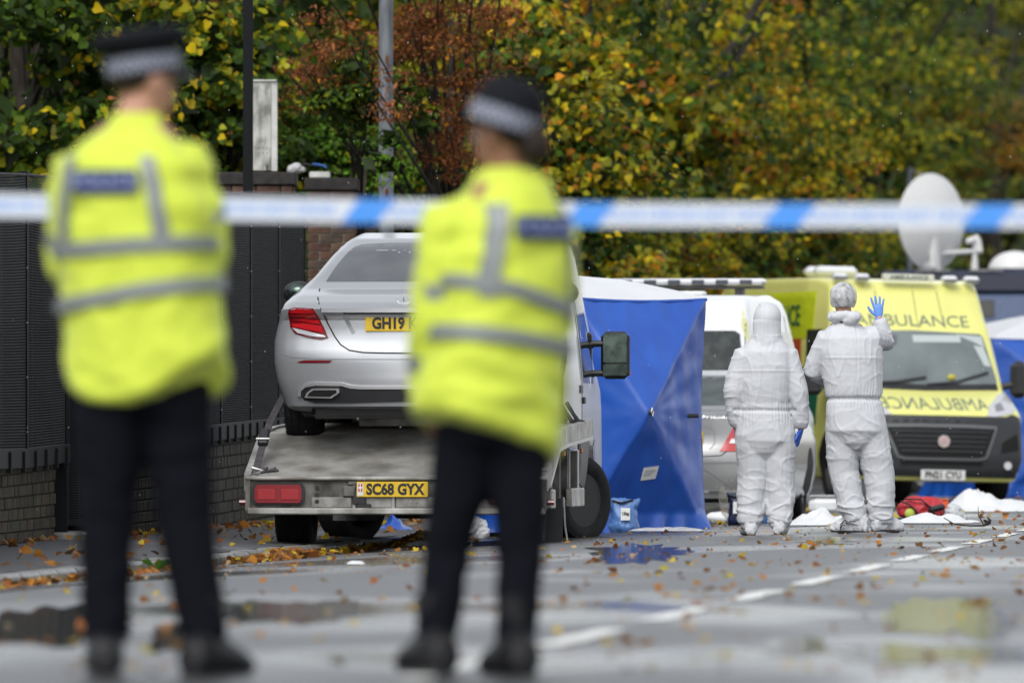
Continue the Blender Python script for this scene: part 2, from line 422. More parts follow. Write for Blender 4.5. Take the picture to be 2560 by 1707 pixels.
# --- mesh fence
M_WIRE = mat('black_wire', (.022, .023, .024), .6, 0, spec=.15)
M_FRAME = mat('black_frame_paint', (.007, .008, .009), .6, spec=.12)
def fence_top(px): s = interp(px, WPX); return CAMH + (HZ - interp(px, [(0, 433), (560, 485), (750, 492)])) / s
def mesh_fence(pxs, label, low=None):
    o0 = wall_at(pxs[0]); root = thing('mesh_fence', label, 'fence', o0)
    for i, (x0, x1) in enumerate(zip(pxs, pxs[1:])):
        A = wall_at(x0) - o0; B = wall_at(x1) - o0; d = (B - A).normalized(); nn = Vector((d.y, -d.x, 0)) * .05
        A += nn; B += nn
        z0a = (wall_z(x0)[1] + .09) if low is None else low; z0b = (wall_z(x1)[1] + .09) if low is None else low
        z1a, z1b = fence_top(x0), fence_top(x1); wr = MB()
        L = (B - A).length; n = int((z1a - z0a) / .0185); bow = rnd.uniform(.008, .02)
        for k in range(n + 1):
            t = k / n; za_, zb_ = z0a + (z1a - z0a) * t, z0b + (z1b - z0b) * t; pts = []
            for j in range(5):
                u = j / 4; p = A.lerp(B, u); pts.append(p + Vector((0, 0, za_ + (zb_ - za_) * u - bow * (t * 1.3) * (1 - (2 * u - 1) ** 2))) + nn * (.18 * math.sin(u * 3.1)))
            wr.tube(pts, .0028, 4)
        nv = int(L / .076)
        for k in range(nv + 1):
            u = k / nv; p = A.lerp(B, u); wr.tube([p + Vector((0, 0, z0a + (z0b - z0a) * u)), p + Vector((0, 0, z1a + (z1b - z1a) * u - .01))], .0022, 4)
        wr.build('wire_mesh', M_WIRE, root, kind='stuff')
        for (P0, z0, z1) in ((A, z0a, z1a),) + (((B, z0b, z1b),) if i == len(pxs) - 2 else ()):
            MB().box(P0 + Vector((0, 0, (z0 + z1) / 2)) - nn * .3, (.06, .06, z1 - z0 + .05), Matrix.Rotation(-TH, 3, 'Z')).build('post', M_FRAME, root)
            bo = MB()
            for k in range(5): bo.ell(P0 + Vector((.012, -.042, z0 + (z1 - z0) * (k + .3) / 5)), (.007, .006, .007), 6, 4)
            bo.build('bolt_row', STEEL, root, kind='stuff')
        if low is None:
            rl = MB(); up = Vector((0, 0, 1))
            rl.rings([[q + nn * .5 + up * (z - .13), q + nn * .5 + up * z, q - nn * 1.2 + up * z, q - nn * 1.2 + up * (z - .13)] for q, z in ((A, z0a), (B, z0b))]); rl.build('bottom_rail', M_FRAME, root)
            for k in range(4):
                u = (k + .5) / 4; q = A.lerp(B, u); MB().box(q + nn * .6 + up * (z0a + (z0b - z0a) * u - .09), (.03, .05, .14), Matrix.Rotation(-TH, 3, 'Z')).build('bracket', M_FRAME, root)
        tr = MB().tube([A + Vector((0, 0, z1a)), B + Vector((0, 0, z1b))], .012, 6); tr.build('top_rail', M_FRAME, root)
    return root
mesh_fence([-260, -100, 46, 150], 'black wire mesh fence panels on the wall at the far left, before the gate')
mesh_fence([262, 370, 450, 535, 610, 681, 747], 'black wire mesh fence panels on the wall beside the recovery truck')
# dark sheet added for the darkness behind the mesh, with palings in front
hp = [-300, -100, 100, 262, 420, 560, 700, 745]; o0 = wall_at(-300)
hr = thing('dark_backing', 'dark sheet added behind the wire mesh fence for the darkness there', 'dark_backing', o0)
M_BACKING = mat('backing_black', (.004, .004, .005), .9, spec=.05, col2=(.010, .010, .010), vscale=4, stretch=(3, 3, .6))
for x0, x1 in zip(hp, hp[1:]):
    A, B = wall_at(x0) - o0, wall_at(x1) - o0; d = (B - A).normalized(); nn = Vector((d.y, -d.x, 0)); A -= nn * .45; B -= nn * .45
    z0, z1 = -.1, fence_top((x0 + x1) / 2) - .16; q = []
    MB().rings([[A + Vector((0, 0, z0)), A + Vector((0, 0, z1)), A - nn * .05 + Vector((0, 0, z1)), A - nn * .05 + Vector((0, 0, z0))], [B + Vector((0, 0, z0)), B + Vector((0, 0, z1)), B - nn * .05 + Vector((0, 0, z1)), B - nn * .05 + Vector((0, 0, z0))]]).build('backing_sheet', M_BACKING, hr)
M_PALE = mat('grey_paling', (.12, .125, .13), .7, var=.5, vscale=5)
pr_ = thing('paling_fence', 'grey steel palings just showing through the wire mesh', 'fence', wall_at(-300)); o0 = wall_at(-300)
for x in (-60, 18, 70, 290, 345, 400, 470, 500, 560, 585, 648, 668, 706, 724):
    p = wall_at(x) - o0; MB().box(p + Vector((-.15 * V[0], .15 * -V[1], 1.3)) + Vector((-.06, 0, 0)), (.035, .3, 2.1), Matrix.Rotation(-TH, 3, 'Z')).build('paling', M_PALE, pr_)
# gate in the recess
g0 = wall_at(160); gt = thing('mesh_gate', 'black mesh gate set back in the wall behind the left officer', 'gate', g0 + Vector((-.25, .9, -.03)), 0)
for x, wd in ((-.04, .06), (.50, .05)): MB().box((x, 0, 1.15), (wd, .06, 2.3)).build('gate_post', M_FRAME, gt)
for z in (.12, 1.2, 2.28): MB().box((.23, 0, z), (.5, .05, .05)).build('gate_bar', M_FRAME, gt)
gm = MB()
for k in range(118): gm.box((.23, -.03, .12 + k * .0185), (.5, .005, .005))
for k in range(7): gm.box((.02 + k * .076, -.03, 1.2), (.004, .004, 2.2))
gm.build('wire_mesh', M_WIRE, gt, kind='stuff'); MB().box((.23, .05, 1.15), (.52, .02, 2.2)).build('gate_sheet', M_BACKING, gt)
ep = wall_at(146); e = thing('gate_post', 'black steel post at the end of the mossy brick wall, beside the gate', 'post', ep + Vector((.02, -.06, -.03)))
MB().box((0, 0, 1.3), (.09, .09, 2.6)).build('post_shaft', M_FRAME, e); MB().box((0, 0, .01), (.16, .16, .02)).build('base_plate', M_FRAME, e)
cp = MB().box((0, 0, 0), (.62, 2.6, .1), Matrix.Rotation(-TH, 3, 'Z'), bev=.02); tag(cp.build('concrete_pad', M_KERB, None, loc=wall_at(185) + Vector((-.1, .3, -.02))), kind='structure')
# pillars
M_PB = [(.12, .065, .045), (.10, .055, .04), (.15, .09, .06), (.09, .065, .05), (.13, .075, .05)]
pbm = [MB().box((0, 0, 0), (.212, .1, .066), bev=.004, tint=t).mesh('brick', M_BRICK) for t in M_PB]
M_LIME = mat('lime_mortar', (.30, .27, .2), .9, col2=(.15, .14, .11), vscale=6)
def pillar(px, s, wd, dp, top, label, mort):
    p = Vector(((px - 1280) / s, F / s, -.03)); r = thing('brick_pillar', label, 'pillar', p)
    MB().box((wd / 2, dp / 2, top / 2 - .06), (wd - .03, dp - .03, top - .14)).build('mortar_bed', mort, r)
    nr = int((top - .12) / .083); nb = max(1, round(wd / .225)); bl = wd / nb; nd = max(1, round(dp / .225)); dl = dp / nd
    for i in range(nr - 1, -1, -1):
        z = top - .12 - (nr - i - .5) * .083
        off = (bl / 2 if i % 2 else 0); x = 0.0; edges = [0.0]
        if off: edges.append(off)
        while edges[-1] < wd - .01: edges.append(min(wd, edges[-1] + bl))
        for a, b in zip(edges, edges[1:]):
            if b - a < .03: continue
            link_copy(rnd.choice(pbm), 'brick', r, Matrix.Translation(((a + b) / 2, .048 + rnd.uniform(-.002, .002), z)) @ Matrix.Diagonal(((b - a - .012) / .212, 1, .072 / .066, 1)))
        if z > 1.4:
            for k in range(nd):
                if k: link_copy(rnd.choice(pbm), 'brick', r, Matrix.Translation((wd - .048, (k + .5) * dl, z)) @ Matrix.Rotation(R(90), 4, 'Z') @ Matrix.Diagonal(((dl - .012) / .212, 1, .072 / .066, 1)))
    MB().box((wd / 2, dp / 2, top - .06), (wd + .06, dp + .06, .12), bev=.012).build('coping_stone', M_COPE, r)
    return p
P1 = pillar(548, 271, .68, .9, 3.18, 'nearer brick pillar with black coping, carrying the tall grey cabinet', M_MORTAR)
P2 = pillar(768, 262, .46, .7, 3.21, 'farther brick pillar with black coping, right behind the silver car roof', M_LIME)
fb = [Vector(((x - 1280) / s, F / s, 0)) for x, s in ((850, 250), (1150, 235), (1420, 222))]
brick_wall(fb, [(-.05, 2.9)] * 3, 'red brown brick wall running on behind the silver car and the recovery truck', L=.225, H=.083, meshes=pbm, tints=M_PB, mort=M_LIME)
# tall grey cabinet on the first pillar
M_CAB = mat('weathered_cabinet', (.46, .46, .43), .75, col2=(.17, .18, .15), vscale=9, vlo=.42, vhi=.62, bump=.003, bscale=50, stretch=(1, 1, .5), detail=8)
M_CABE = mat('cabinet_edge', (.66, .66, .63), .7, var=.2)
s1 = 262; cb = thing('metal_cabinet', 'tall weathered pale grey cabinet standing on the nearer brick pillar', 'cabinet', W(632, 427, s1))
cw = (670 - 632) / s1 + .06; ch = (427 - 203) / s1
MB().box((cw / 2 - .03, .15, ch / 2), (cw, .3, ch), bev=.006).build('casing', M_CAB, cb)
MB().prism([(cw - .028, 0), (cw + .028, .02), (cw + .022, .3), (cw - .028, .3)], 0, ch - .01, 'z').build('side_flange', M_CABE, cb)
MB().box((cw / 2 - .01, .14, ch + .006), (cw + .06, .32, .012)).build('lid', M_CABE, cb)
for j in (0, 1):
    for i in range(5):
        MB().tube([(.006 + i * .037 - .02, -.006, .17 + j * .047), (.006 + i * .037 - .02, .004, .17 + j * .047)], .0055, 8).build('vent_hole', SEAM, cb)
MB().box((cw - .07, -.004, .03), (.014, .008, .055)).build('slot', SEAM, cb)
# black square pole
pl = thing('black_pole', 'tall black square steel pole in front of the grey cabinet', 'pole', Vector(((620 - 1280) / 285, F / 285, -.03)))
MB().box((0, 0, 3.3), (.088, .088, 6.6), bev=.006).build('shaft', M_FRAME, pl); MB().box((0, 0, .02), (.2, .2, .04)).build('base_plate', M_FRAME, pl)
MB().box((.032, -.046, 3.3), (.012, .006, 6.6)).build('edge_rib', M_FRAME, pl)
# lamp post
M_GALV = mat('galvanised_steel', (.16, .175, .19), .55, .35, col2=(.08, .09, .10), vscale=5, bump=.002, bscale=20, stretch=(3, 3, .6))
M_RUST = mat('rust', (.12, .045, .02), .9, var=.4)
lp = thing('lamp_post', 'grey galvanised lamp post rising through the rust brown leaves', 'lamp post', Vector(((965 - 1280) / 266, F / 266, -.05)))
prof = [(0, .1), (.3, .1), (1.2, .095), (1.25, .074), (2.6, .072), (5, .066), (9, .04)]
MB().tube([(0, 0, z) for z, r in prof], [r for z, r in prof], 20).build('shaft', M_GALV, lp, smooth=30)
MB().tube([(0, 0, 8.8), (0, 0, 9.3), (.3, -.1, 9.6), (1.2, -.3, 9.7)], [.04, .035, .032, .03], 8).build('arm', M_GALV, lp)
MB().box((1.5, -.38, 9.68), (.7, .25, .12), Matrix.Rotation(-.25, 3, 'Z'), bev=.04).build('lantern', M_CABE, lp)
for z, a, h in ((3.35, .9, .07), (3.28, -.4, .04), (3.05, .2, .05), (2.98, 1.0, .03), (4.3, .3, .05), (2.88, .6, .035)):
    t = R(-90) + a * .5; MB().ell((math.cos(t) * .069, math.sin(t) * .069, z), (.016, .006, h), 8, 6).build('rust_spot', M_RUST, lp)
# bits on the coping
M_GREYBAG = mat('grey_plastic_bag', (.45, .45, .45), .5, var=.3, bump=.01, bscale=25)
b = MB(); 
for i, (x, z, r) in enumerate(((0, .035, .04), (.05, .045, .05), (.1, .03, .03))): b.ell((x, 0, z), (r * 1.1, r, r), 10, 6)
bag = thing('strap_bundle', 'pale bag with a black and blue strap lying on the brick coping', 'bag', W(728, 431, 264) + Vector((0, .25, 0)))
o = put(remeshed(b, .008, 2), 'bag', M_GREYBAG, bag); displace(o.data, lambda p: .008 * fold(p, 30, 30, 30))
MB().tube([(.09, 0, .06), (.13, -.02, .085), (.19, 0, .07), (.26, .01, .075), (.31, 0, .05)], [(.02, .012)] * 5, 8).build('strap', mat('dark_strap', (.03, .03, .035), .7), bag)
MB().tube([(.2, -.02, .085), (.3, -.01, .07), (.33, 0, .045)], .012, 6).build('strap_end', mat('blue_strap', (.04, .12, .35), .6), bag)
tag(MB().box((0, 0, .03), (.2, .3, .06), bev=.01).build('concrete_slab', M_CABE, None, loc=W(800, 446, 261)), 'small pale concrete slab between the two brick pillars', 'slab')
M_YT = mat('yellow_webbing', (.62, .6, .12), .7, var=.2)
ys = thing('yellow_strap', 'yellow strap hanging down the wire mesh beside the nearer brick pillar', 'strap', wall_at(741) + Vector((.02, -.14, 0)))
MB().grid(lambda u, v: Vector((-.014 + .028 * u + .012 * math.sin(v * 5), -.01 * math.sin(v * 7), 1.52 + 1.0 * (1 - v) + (0.02 * (u - .5) if v > .9 else 0))), 1, 12).build('webbing', M_YT, ys)
MB().box((.008, 0, 2.52), (.045, .02, .03), bev=.004).build('buckle', STEEL, ys)
# ================================================================ trees and shrubs
M_LEAF = leaf_mat('leaves'); M_BARK = mat('bark', (.045, .038, .03), .9, col2=(.02, .018, .014), vscale=12, bump=.02, bscale=12, stretch=(1, 1, .3))
nr_ = np.random.RandomState(5)
SHAPES = {  # outline fan of one leaf in its own plane: (along, across, lift)
 'heart': ([(0, 0, 0), (-.08, .26, .04), (.12, .48, .09), (.45, .44, .08), (1.0, 0, -.1), (.45, -.44, .08), (.12, -.48, .09), (-.08, -.26, .04), (.42, 0, 0)], [(8, 0, 1), (8, 1, 2), (8, 2, 3), (8, 3, 4), (8, 4, 5), (8, 5, 6), (8, 6, 7), (8, 7, 0)]),
 'oval': ([(0, 0, 0), (.45, .32, .1), (1, 0, -.08), (.45, -.32, .1)], [(0, 1, 2), (0, 2, 3)]),
 'slim': ([(0, 0, 0), (.4, .2, .06), (1, 0, -.15), (.4, -.2, .06)], [(0, 1, 2), (0, 2, 3)])}
def leaf_cloud(P, N, size, tint, shape):
    """P centres, N normals, one leaf each; returns verts, faces, tints as arrays"""
    n = len(P); base, fs = SHAPES[shape]; base = np.array(base) - np.array([.4, 0, 0])
    N = N / (np.linalg.norm(N, axis=1, keepdims=True) + 1e-9)
    r = nr_.normal(size=(n, 3)); r[:, 2] -= .8
    A = r - N * np.sum(r * N, axis=1, keepdims=True); A /= (np.linalg.norm(A, axis=1, keepdims=True) + 1e-9); B = np.cross(N, A)
    sz = size[:, None, None]
    v = P[:, None, :] + sz * (base[None, :, 0:1] * A[:, None, :] + base[None, :, 1:2] * B[:, None, :] + base[None, :, 2:3] * N[:, None, :] * nr_.uniform(.2, 2.2, (n, 1, 1)))
    k = len(base); f = (np.array(fs)[None] + (np.arange(n) * k)[:, None, None]).reshape(-1, 3)
    return v.reshape(-1, 3), f, np.repeat(tint, k, axis=0)
def np_mesh(name, v, f, t, m, smooth=False):
    me = bpy.data.meshes.new(name); me.vertices.add(len(v)); me.vertices.foreach_set('co', v.astype(np.float32).ravel())
    me.loops.add(len(f) * 3); me.loops.foreach_set('vertex_index', f.astype(np.int32).ravel())
    me.polygons.add(len(f)); me.polygons.foreach_set('loop_start', np.arange(len(f), dtype=np.int32) * 3)
    me.polygons.foreach_set('loop_total', np.full(len(f), 3, dtype=np.int32)); me.update(calc_edges=True)
    a = me.color_attributes.new('tint', 'FLOAT_COLOR', 'POINT'); a.data.foreach_set('color', np.hstack([t, np.ones((len(t), 1))]).astype(np.float32).ravel())
    me.materials.append(m); return me
PAL0 = {'g': (.065, .125, .012), 'dg': (.032, .066, .010), 'lg': (.15, .23, .02), 'y': (.68, .50, .015), 'yg': (.36, .35, .015), 'o': (.60, .24, .015), 'r': (.25, .085, .03), 'b': (.13, .055, .02), 'ro': (.40, .14, .045), 'br': (.13, .31, .02), 'ol': (.20, .20, .02)}
PAL = {k: tuple(c * (.80 if k in ('y', 'o', 'ro') else .88) for c in v) for k, v in PAL0.items()}
def mix(spec): ks = list(spec); p = np.array([spec[k] for k in ks], float); return ks, p / p.sum()
def crown(center, radii, nblob, nleaf, size, shape, pals, blob_r=(.25, .5), seedless=None, up=.7, zmax=None):
    """leaf clumps scattered through an ellipsoid; returns arrays"""
    c = np.array(center); rr = np.array(radii)
    d = nr_.normal(size=(nblob, 3)); d /= np.linalg.norm(d, axis=1, keepdims=True)
    bc = c + d * rr * (nr_.uniform(.15, 1, (nblob, 1)) ** .5)
    br = nr_.uniform(*blob_r, nblob)
    w_ = br ** 2; idx = nr_.choice(nblob, nleaf, p=w_ / w_.sum())
    dd = nr_.normal(size=(nleaf, 3)); dd /= np.linalg.norm(dd, axis=1, keepdims=True); dd[:, 2] = dd[:, 2] * .8 + .12
    P = bc[idx] + dd * br[idx][:, None] * np.array([1.15, 1.15, .6]) * (nr_.uniform(.3, 1.08, (nleaf, 1)) ** .6)
    N = dd * .7 + np.array([0, -.25, up]) + nr_.normal(size=(nleaf, 3)) * .55
    palb = nr_.randint(len(pals), size=nblob); T = np.zeros((nleaf, 3))
    for q, spec in enumerate(pals):
        ks, p = mix(spec); m_ = palb[idx] == q; ch = nr_.choice(len(ks), m_.sum(), p=p)
        T[m_] = np.array([PAL[k] for k in ks])[ch]
    T *= nr_.uniform(.65, 1.35, (nleaf, 1)) * nr_.uniform(.75, 1.2, nblob)[idx][:, None]
    S_ = size * nr_.uniform(.6, 1.25, nleaf)
    return P, N, S_, T, bc, br
def tree(name, label, base, height, crowns, cat='tree', group=None, trunk=.14, parts=0, limbs=24, lean=0, dark=True):
    root = thing(name, label, cat, base, 0, group); b0 = np.array(base)
    vs, fs, ts, off = [], [], [], 0; allb = []; big = []
    for cr in crowns:
        P, N, S_, T, bc, br = crown(**cr); P = P - b0; bc = bc - b0; allb += list(bc)
        if parts and cr.get('shape') == 'heart':
            vis = np.where((P + b0)[:, 2] < 5)[0]; o_ = vis[np.argsort((P[vis][:, 1]))][:parts]; keep = np.ones(len(P), bool); keep[o_] = False
            big.append((P[o_], N[o_], S_[o_], T[o_])); P, N, S_, T = P[keep], N[keep], S_[keep], T[keep]; parts = 0
        v, f, t = leaf_cloud(P, N, S_, T, cr['shape']); vs.append(v); fs.append(f + off); ts.append(t); off += len(v)
        if dark:   # big leaves inside each clump, their colour darkened for its inner shade
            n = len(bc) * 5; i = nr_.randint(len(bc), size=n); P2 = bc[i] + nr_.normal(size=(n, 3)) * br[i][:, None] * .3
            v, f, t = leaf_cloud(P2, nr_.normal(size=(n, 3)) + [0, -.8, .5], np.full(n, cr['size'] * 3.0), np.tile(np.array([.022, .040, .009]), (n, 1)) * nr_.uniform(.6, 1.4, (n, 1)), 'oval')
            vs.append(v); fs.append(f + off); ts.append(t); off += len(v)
    o = bpy.data.objects.new('crown', np_mesh('crown', np.vstack(vs), np.vstack(fs), np.vstack(ts), M_LEAF)); COL.objects.link(o); o.parent = root; o['kind'] = 'stuff'
    for P, N, S_, T in big:
        for i in range(len(P)):
            v, f, t = leaf_cloud(np.zeros((1, 3)), N[i:i + 1], S_[i:i + 1], T[i:i + 1], 'heart')
            q = bpy.data.objects.new('leaf', np_mesh('leaf', v, f, t, M_LEAF)); COL.objects.link(q); q.parent = root; q.location = P[i]
    # trunk and limbs
    top = Vector((lean, 0, height * .8)); mb = MB()
    pts = [Vector((0, 0, 0)), Vector((lean * .2 + .03, .02, height * .25)), Vector((lean * .55 - .04, 0, height * .5)), top]
    mb.tube(pts, [trunk * 1.25, trunk, trunk * .75, trunk * .3], 10); mb.build('trunk', M_BARK, root)
    br_ = MB(); idx = nr_.choice(len(allb), min(limbs, len(allb)), replace=False)
    for i in idx:
        e = Vector(allb[i]); t = min(.95, max(.15, (e.z / height) * .7)); q = pts[0].lerp(top, t)
        mid = q.lerp(e, .5) + Vector((rnd.uniform(-.2, .2), rnd.uniform(-.2, .2), rnd.uniform(.05, .35)))
        br_.tube([q, mid, e, e + (e - mid) * .3], [trunk * .4, trunk * .28, trunk * .15, .008], 6)
    if br_.v: br_.build('branches', M_BARK, root)
    return root
def bz(px, s, z=0): return np.array([(px - 1280) / s, F / s, z])
LIN = [{'g': 5, 'dg': 3, 'lg': 2, 'yg': 1.6, 'y': .7}, {'g': 5, 'dg': 4, 'lg': 1.5, 'b': .3}, {'g': 3, 'yg': 3, 'y': 2, 'lg': 2, 'ro': .3}]
A_ = dict(size=.097, shape='heart', pals=LIN, blob_r=(.22, .42))
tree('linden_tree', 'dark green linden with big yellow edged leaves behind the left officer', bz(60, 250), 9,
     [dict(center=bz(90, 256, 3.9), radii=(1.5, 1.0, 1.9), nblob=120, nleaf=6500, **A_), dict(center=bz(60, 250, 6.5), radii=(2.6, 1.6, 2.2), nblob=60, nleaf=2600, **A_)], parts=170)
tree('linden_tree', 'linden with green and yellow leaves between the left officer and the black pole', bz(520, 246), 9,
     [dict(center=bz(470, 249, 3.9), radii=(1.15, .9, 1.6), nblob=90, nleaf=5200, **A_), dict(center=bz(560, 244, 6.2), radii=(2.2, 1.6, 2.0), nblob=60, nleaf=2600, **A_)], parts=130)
RU = [{'r': 5, 'b': 3, 'ro': 3}, {'r': 4, 'ro': 3, 'o': .5, 'b': 3}, {'b': 4, 'r': 3, 'ol': .6}]
B_ = dict(size=.062, shape='slim', pals=RU, blob_r=(.12, .26))
tree('copper_tree', 'tree of small rust brown leaves round the lamp post top', bz(1130, 246), 6.2,
     [dict(center=bz(1120, 262, 4.45), radii=(.62, .4, .75), nblob=60, nleaf=4600, **B_), dict(center=bz(960, 272, 3.9), radii=(.2, .1, .5), nblob=8, nleaf=260, **B_), dict(center=bz(840, 262, 4.25), radii=(.55, .35, .5), nblob=32, nleaf=1900, **B_),
      dict(center=bz(1130, 260, 3.55), radii=(.42, .3, .5), nblob=22, nleaf=1100, **B_), dict(center=bz(1000, 258, 5.6), radii=(1.3, .6, .6), nblob=40, nleaf=2600, **B_)], trunk=.07, limbs=26, dark=False)
SH = [{'br': 5, 'g': 3, 'lg': 2}, {'br': 3, 'g': 4, 'lg': 3, 'yg': .5}, {'g': 5, 'br': 2, 'dg': 2}]
C_ = dict(size=.062, shape='oval', pals=SH, blob_r=(.12, .24))
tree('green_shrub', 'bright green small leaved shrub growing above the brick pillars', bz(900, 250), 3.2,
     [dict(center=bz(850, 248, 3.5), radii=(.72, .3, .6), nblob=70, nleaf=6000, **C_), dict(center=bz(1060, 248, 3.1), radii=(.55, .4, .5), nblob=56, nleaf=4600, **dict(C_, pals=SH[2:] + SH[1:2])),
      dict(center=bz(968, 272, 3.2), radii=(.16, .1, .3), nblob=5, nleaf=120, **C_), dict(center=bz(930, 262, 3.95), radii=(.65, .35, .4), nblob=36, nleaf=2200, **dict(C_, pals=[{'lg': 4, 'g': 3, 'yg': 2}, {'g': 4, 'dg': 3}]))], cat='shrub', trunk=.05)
AUT = [{'yg': 3, 'y': 2.4, 'g': 3, 'o': 1.1, 'ol': 2}, {'g': 4, 'yg': 2.4, 'y': 1.4, 'ol': 3, 'dg': 2}, {'y': 2.8, 'o': 2.4, 'yg': 2, 'ro': 1, 'ol': 1.5}, {'g': 4, 'dg': 4, 'ol': 2, 'y': .6}, {'yg': 3, 'o': .6, 'ol': 3, 'y': 1.1, 'dg': 1}]
GRN = [{'g': 3, 'lg': 2, 'ol': 4, 'yg': 2.2, 'y': .8}, {'ol': 4, 'yg': 4, 'lg': 2, 'y': 1.4}, {'g': 4, 'dg': 2, 'lg': 1.5, 'ol': 2}]
ORG = [{'ro': 3, 'o': 3, 'ol': 3, 'y': 1}, {'ol': 4, 'g': 3, 'yg': 2}]
D_ = dict(size=.086, shape='heart', pals=AUT, blob_r=(.3, .62))
E_ = dict(size=.112, shape='oval', blob_r=(.45, .95))
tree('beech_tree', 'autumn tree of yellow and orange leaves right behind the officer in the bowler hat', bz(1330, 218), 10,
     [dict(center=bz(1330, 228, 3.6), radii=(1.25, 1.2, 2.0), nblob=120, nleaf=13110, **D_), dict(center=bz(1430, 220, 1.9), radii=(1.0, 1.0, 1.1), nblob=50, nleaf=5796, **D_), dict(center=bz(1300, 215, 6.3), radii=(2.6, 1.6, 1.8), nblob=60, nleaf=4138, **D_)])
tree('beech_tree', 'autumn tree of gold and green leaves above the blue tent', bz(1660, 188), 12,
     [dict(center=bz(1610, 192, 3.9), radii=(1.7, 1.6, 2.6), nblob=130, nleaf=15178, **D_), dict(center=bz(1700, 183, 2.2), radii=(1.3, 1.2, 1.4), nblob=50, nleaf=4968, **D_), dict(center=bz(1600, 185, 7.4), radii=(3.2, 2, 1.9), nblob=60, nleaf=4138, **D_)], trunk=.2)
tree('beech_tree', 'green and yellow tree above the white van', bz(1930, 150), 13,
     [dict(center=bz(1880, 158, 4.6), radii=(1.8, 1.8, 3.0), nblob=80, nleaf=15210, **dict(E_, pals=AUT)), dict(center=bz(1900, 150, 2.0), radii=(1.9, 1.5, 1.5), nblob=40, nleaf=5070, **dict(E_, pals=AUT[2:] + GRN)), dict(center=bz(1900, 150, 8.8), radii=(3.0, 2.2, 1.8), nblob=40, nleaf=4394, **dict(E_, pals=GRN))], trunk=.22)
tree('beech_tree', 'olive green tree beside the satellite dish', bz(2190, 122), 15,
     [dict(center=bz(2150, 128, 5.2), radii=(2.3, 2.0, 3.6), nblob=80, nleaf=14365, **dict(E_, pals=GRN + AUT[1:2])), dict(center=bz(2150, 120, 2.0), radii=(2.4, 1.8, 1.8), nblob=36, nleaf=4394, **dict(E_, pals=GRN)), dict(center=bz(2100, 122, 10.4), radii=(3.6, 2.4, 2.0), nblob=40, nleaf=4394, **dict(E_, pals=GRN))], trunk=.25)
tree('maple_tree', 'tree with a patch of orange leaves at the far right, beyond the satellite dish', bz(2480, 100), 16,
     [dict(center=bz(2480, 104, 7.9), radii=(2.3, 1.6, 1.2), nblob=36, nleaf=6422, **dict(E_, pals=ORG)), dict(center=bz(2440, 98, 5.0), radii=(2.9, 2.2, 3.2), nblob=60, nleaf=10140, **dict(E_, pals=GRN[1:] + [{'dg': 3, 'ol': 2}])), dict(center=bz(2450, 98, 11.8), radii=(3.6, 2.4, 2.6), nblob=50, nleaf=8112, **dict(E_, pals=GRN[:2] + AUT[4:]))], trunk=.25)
# the wood behind: one mass nobody could count
def wood(name, pts, n, z, size, pals, spread, br):
    allv, allf, allt, off = [], [], [], 0; k = len(pts)
    for (px, s, zc, rx, rz_, nl) in pts:
        P, N, S_, T, bc, b_ = crown(bz(px, s, zc), (rx, rx * .8, rz_), max(10, nl // 70), nl, size, 'oval', pals, br)
        v, f, t = leaf_cloud(P, N, S_, T, 'oval'); allv.append(v); allf.append(f + off); allt.append(t); off += len(v)
    o = bpy.data.objects.new(name, np_mesh(name, np.vstack(allv), np.vstack(allf), np.vstack(allt), M_LEAF)); COL.objects.link(o)
    return tag(o, 'dense dark wood that closes the view behind the nearer trees', 'wood', None, 'stuff')
DK = [{'dg': 3, 'g': 4, 'ol': 2}, {'dg': 3, 'g': 3, 'ol': 3, 'yg': 1}, {'g': 3, 'ol': 3, 'yg': 2, 'y': .5}]
pts = []
for px in range(-300, 1500, 190): s = 245 - max(0, px) * .03; pts.append((px, s, 2.4, 1.5, 2.4, 1500)); pts.append((px + 60, s * .96, 5.6, 1.7, 2.4, 1700))
for px in range(1400, 3000, 170):
    s = max(62, 190 - (px - 1400) * .088); k = 190 / s
    pts.append((px, s, 2.2 * k, 1.5 * k, 2.4 * k, 1700)); pts.append((px + 70, s * .95, 5.9 * k, 1.7 * k, 2.4 * k, 2200))
wood('wood', pts, 0, 0, .2, DK, 0, (.5, 1.2))
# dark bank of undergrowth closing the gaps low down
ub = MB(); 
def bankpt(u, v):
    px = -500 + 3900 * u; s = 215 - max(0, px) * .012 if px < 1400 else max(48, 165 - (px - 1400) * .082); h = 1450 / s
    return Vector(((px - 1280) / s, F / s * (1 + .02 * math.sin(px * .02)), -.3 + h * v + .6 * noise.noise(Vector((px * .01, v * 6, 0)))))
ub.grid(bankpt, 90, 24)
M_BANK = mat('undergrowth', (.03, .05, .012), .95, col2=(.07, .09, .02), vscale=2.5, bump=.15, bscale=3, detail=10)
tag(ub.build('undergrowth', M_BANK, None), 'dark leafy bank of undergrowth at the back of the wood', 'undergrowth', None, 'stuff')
# ================================================================ vehicles
M_SILVER = mat('silver_paint', (.44, .45, .465), .3, .6, coat=.6, var=.08, vscale=3)
M_WHITE = mat('white_paint', (.74, .75, .76), .3, coat=.5, var=.10, vscale=2, bump=.0004, bscale=4)
M_RED = mat('red_lens', (.42, .008, .012), .2, coat=.6); M_TRED = mat('dull_red_lens', (.22, .012, .018), .35, coat=.2)
M_DRED = mat('dark_red_lens', (.13, .004, .008), .2, coat=.8)
M_ORANGE = mat('orange_lens', (.65, .16, .01), .25, coat=.5)
M_YPLATE = mat('yellow_plate', (.70, .46, .02), .4, var=.15, vscale=12)
M_WPLATE = mat('white_plate', (.68, .68, .66), .4, var=.15, vscale=12)
M_INK = mat('plate_black', (.012, .012, .012), .5)
M_ALU = mat('worn_aluminium', (.50, .495, .47), .42, .55, col2=(.20, .19, .165), vscale=5, bump=.002, bscale=25, detail=8)
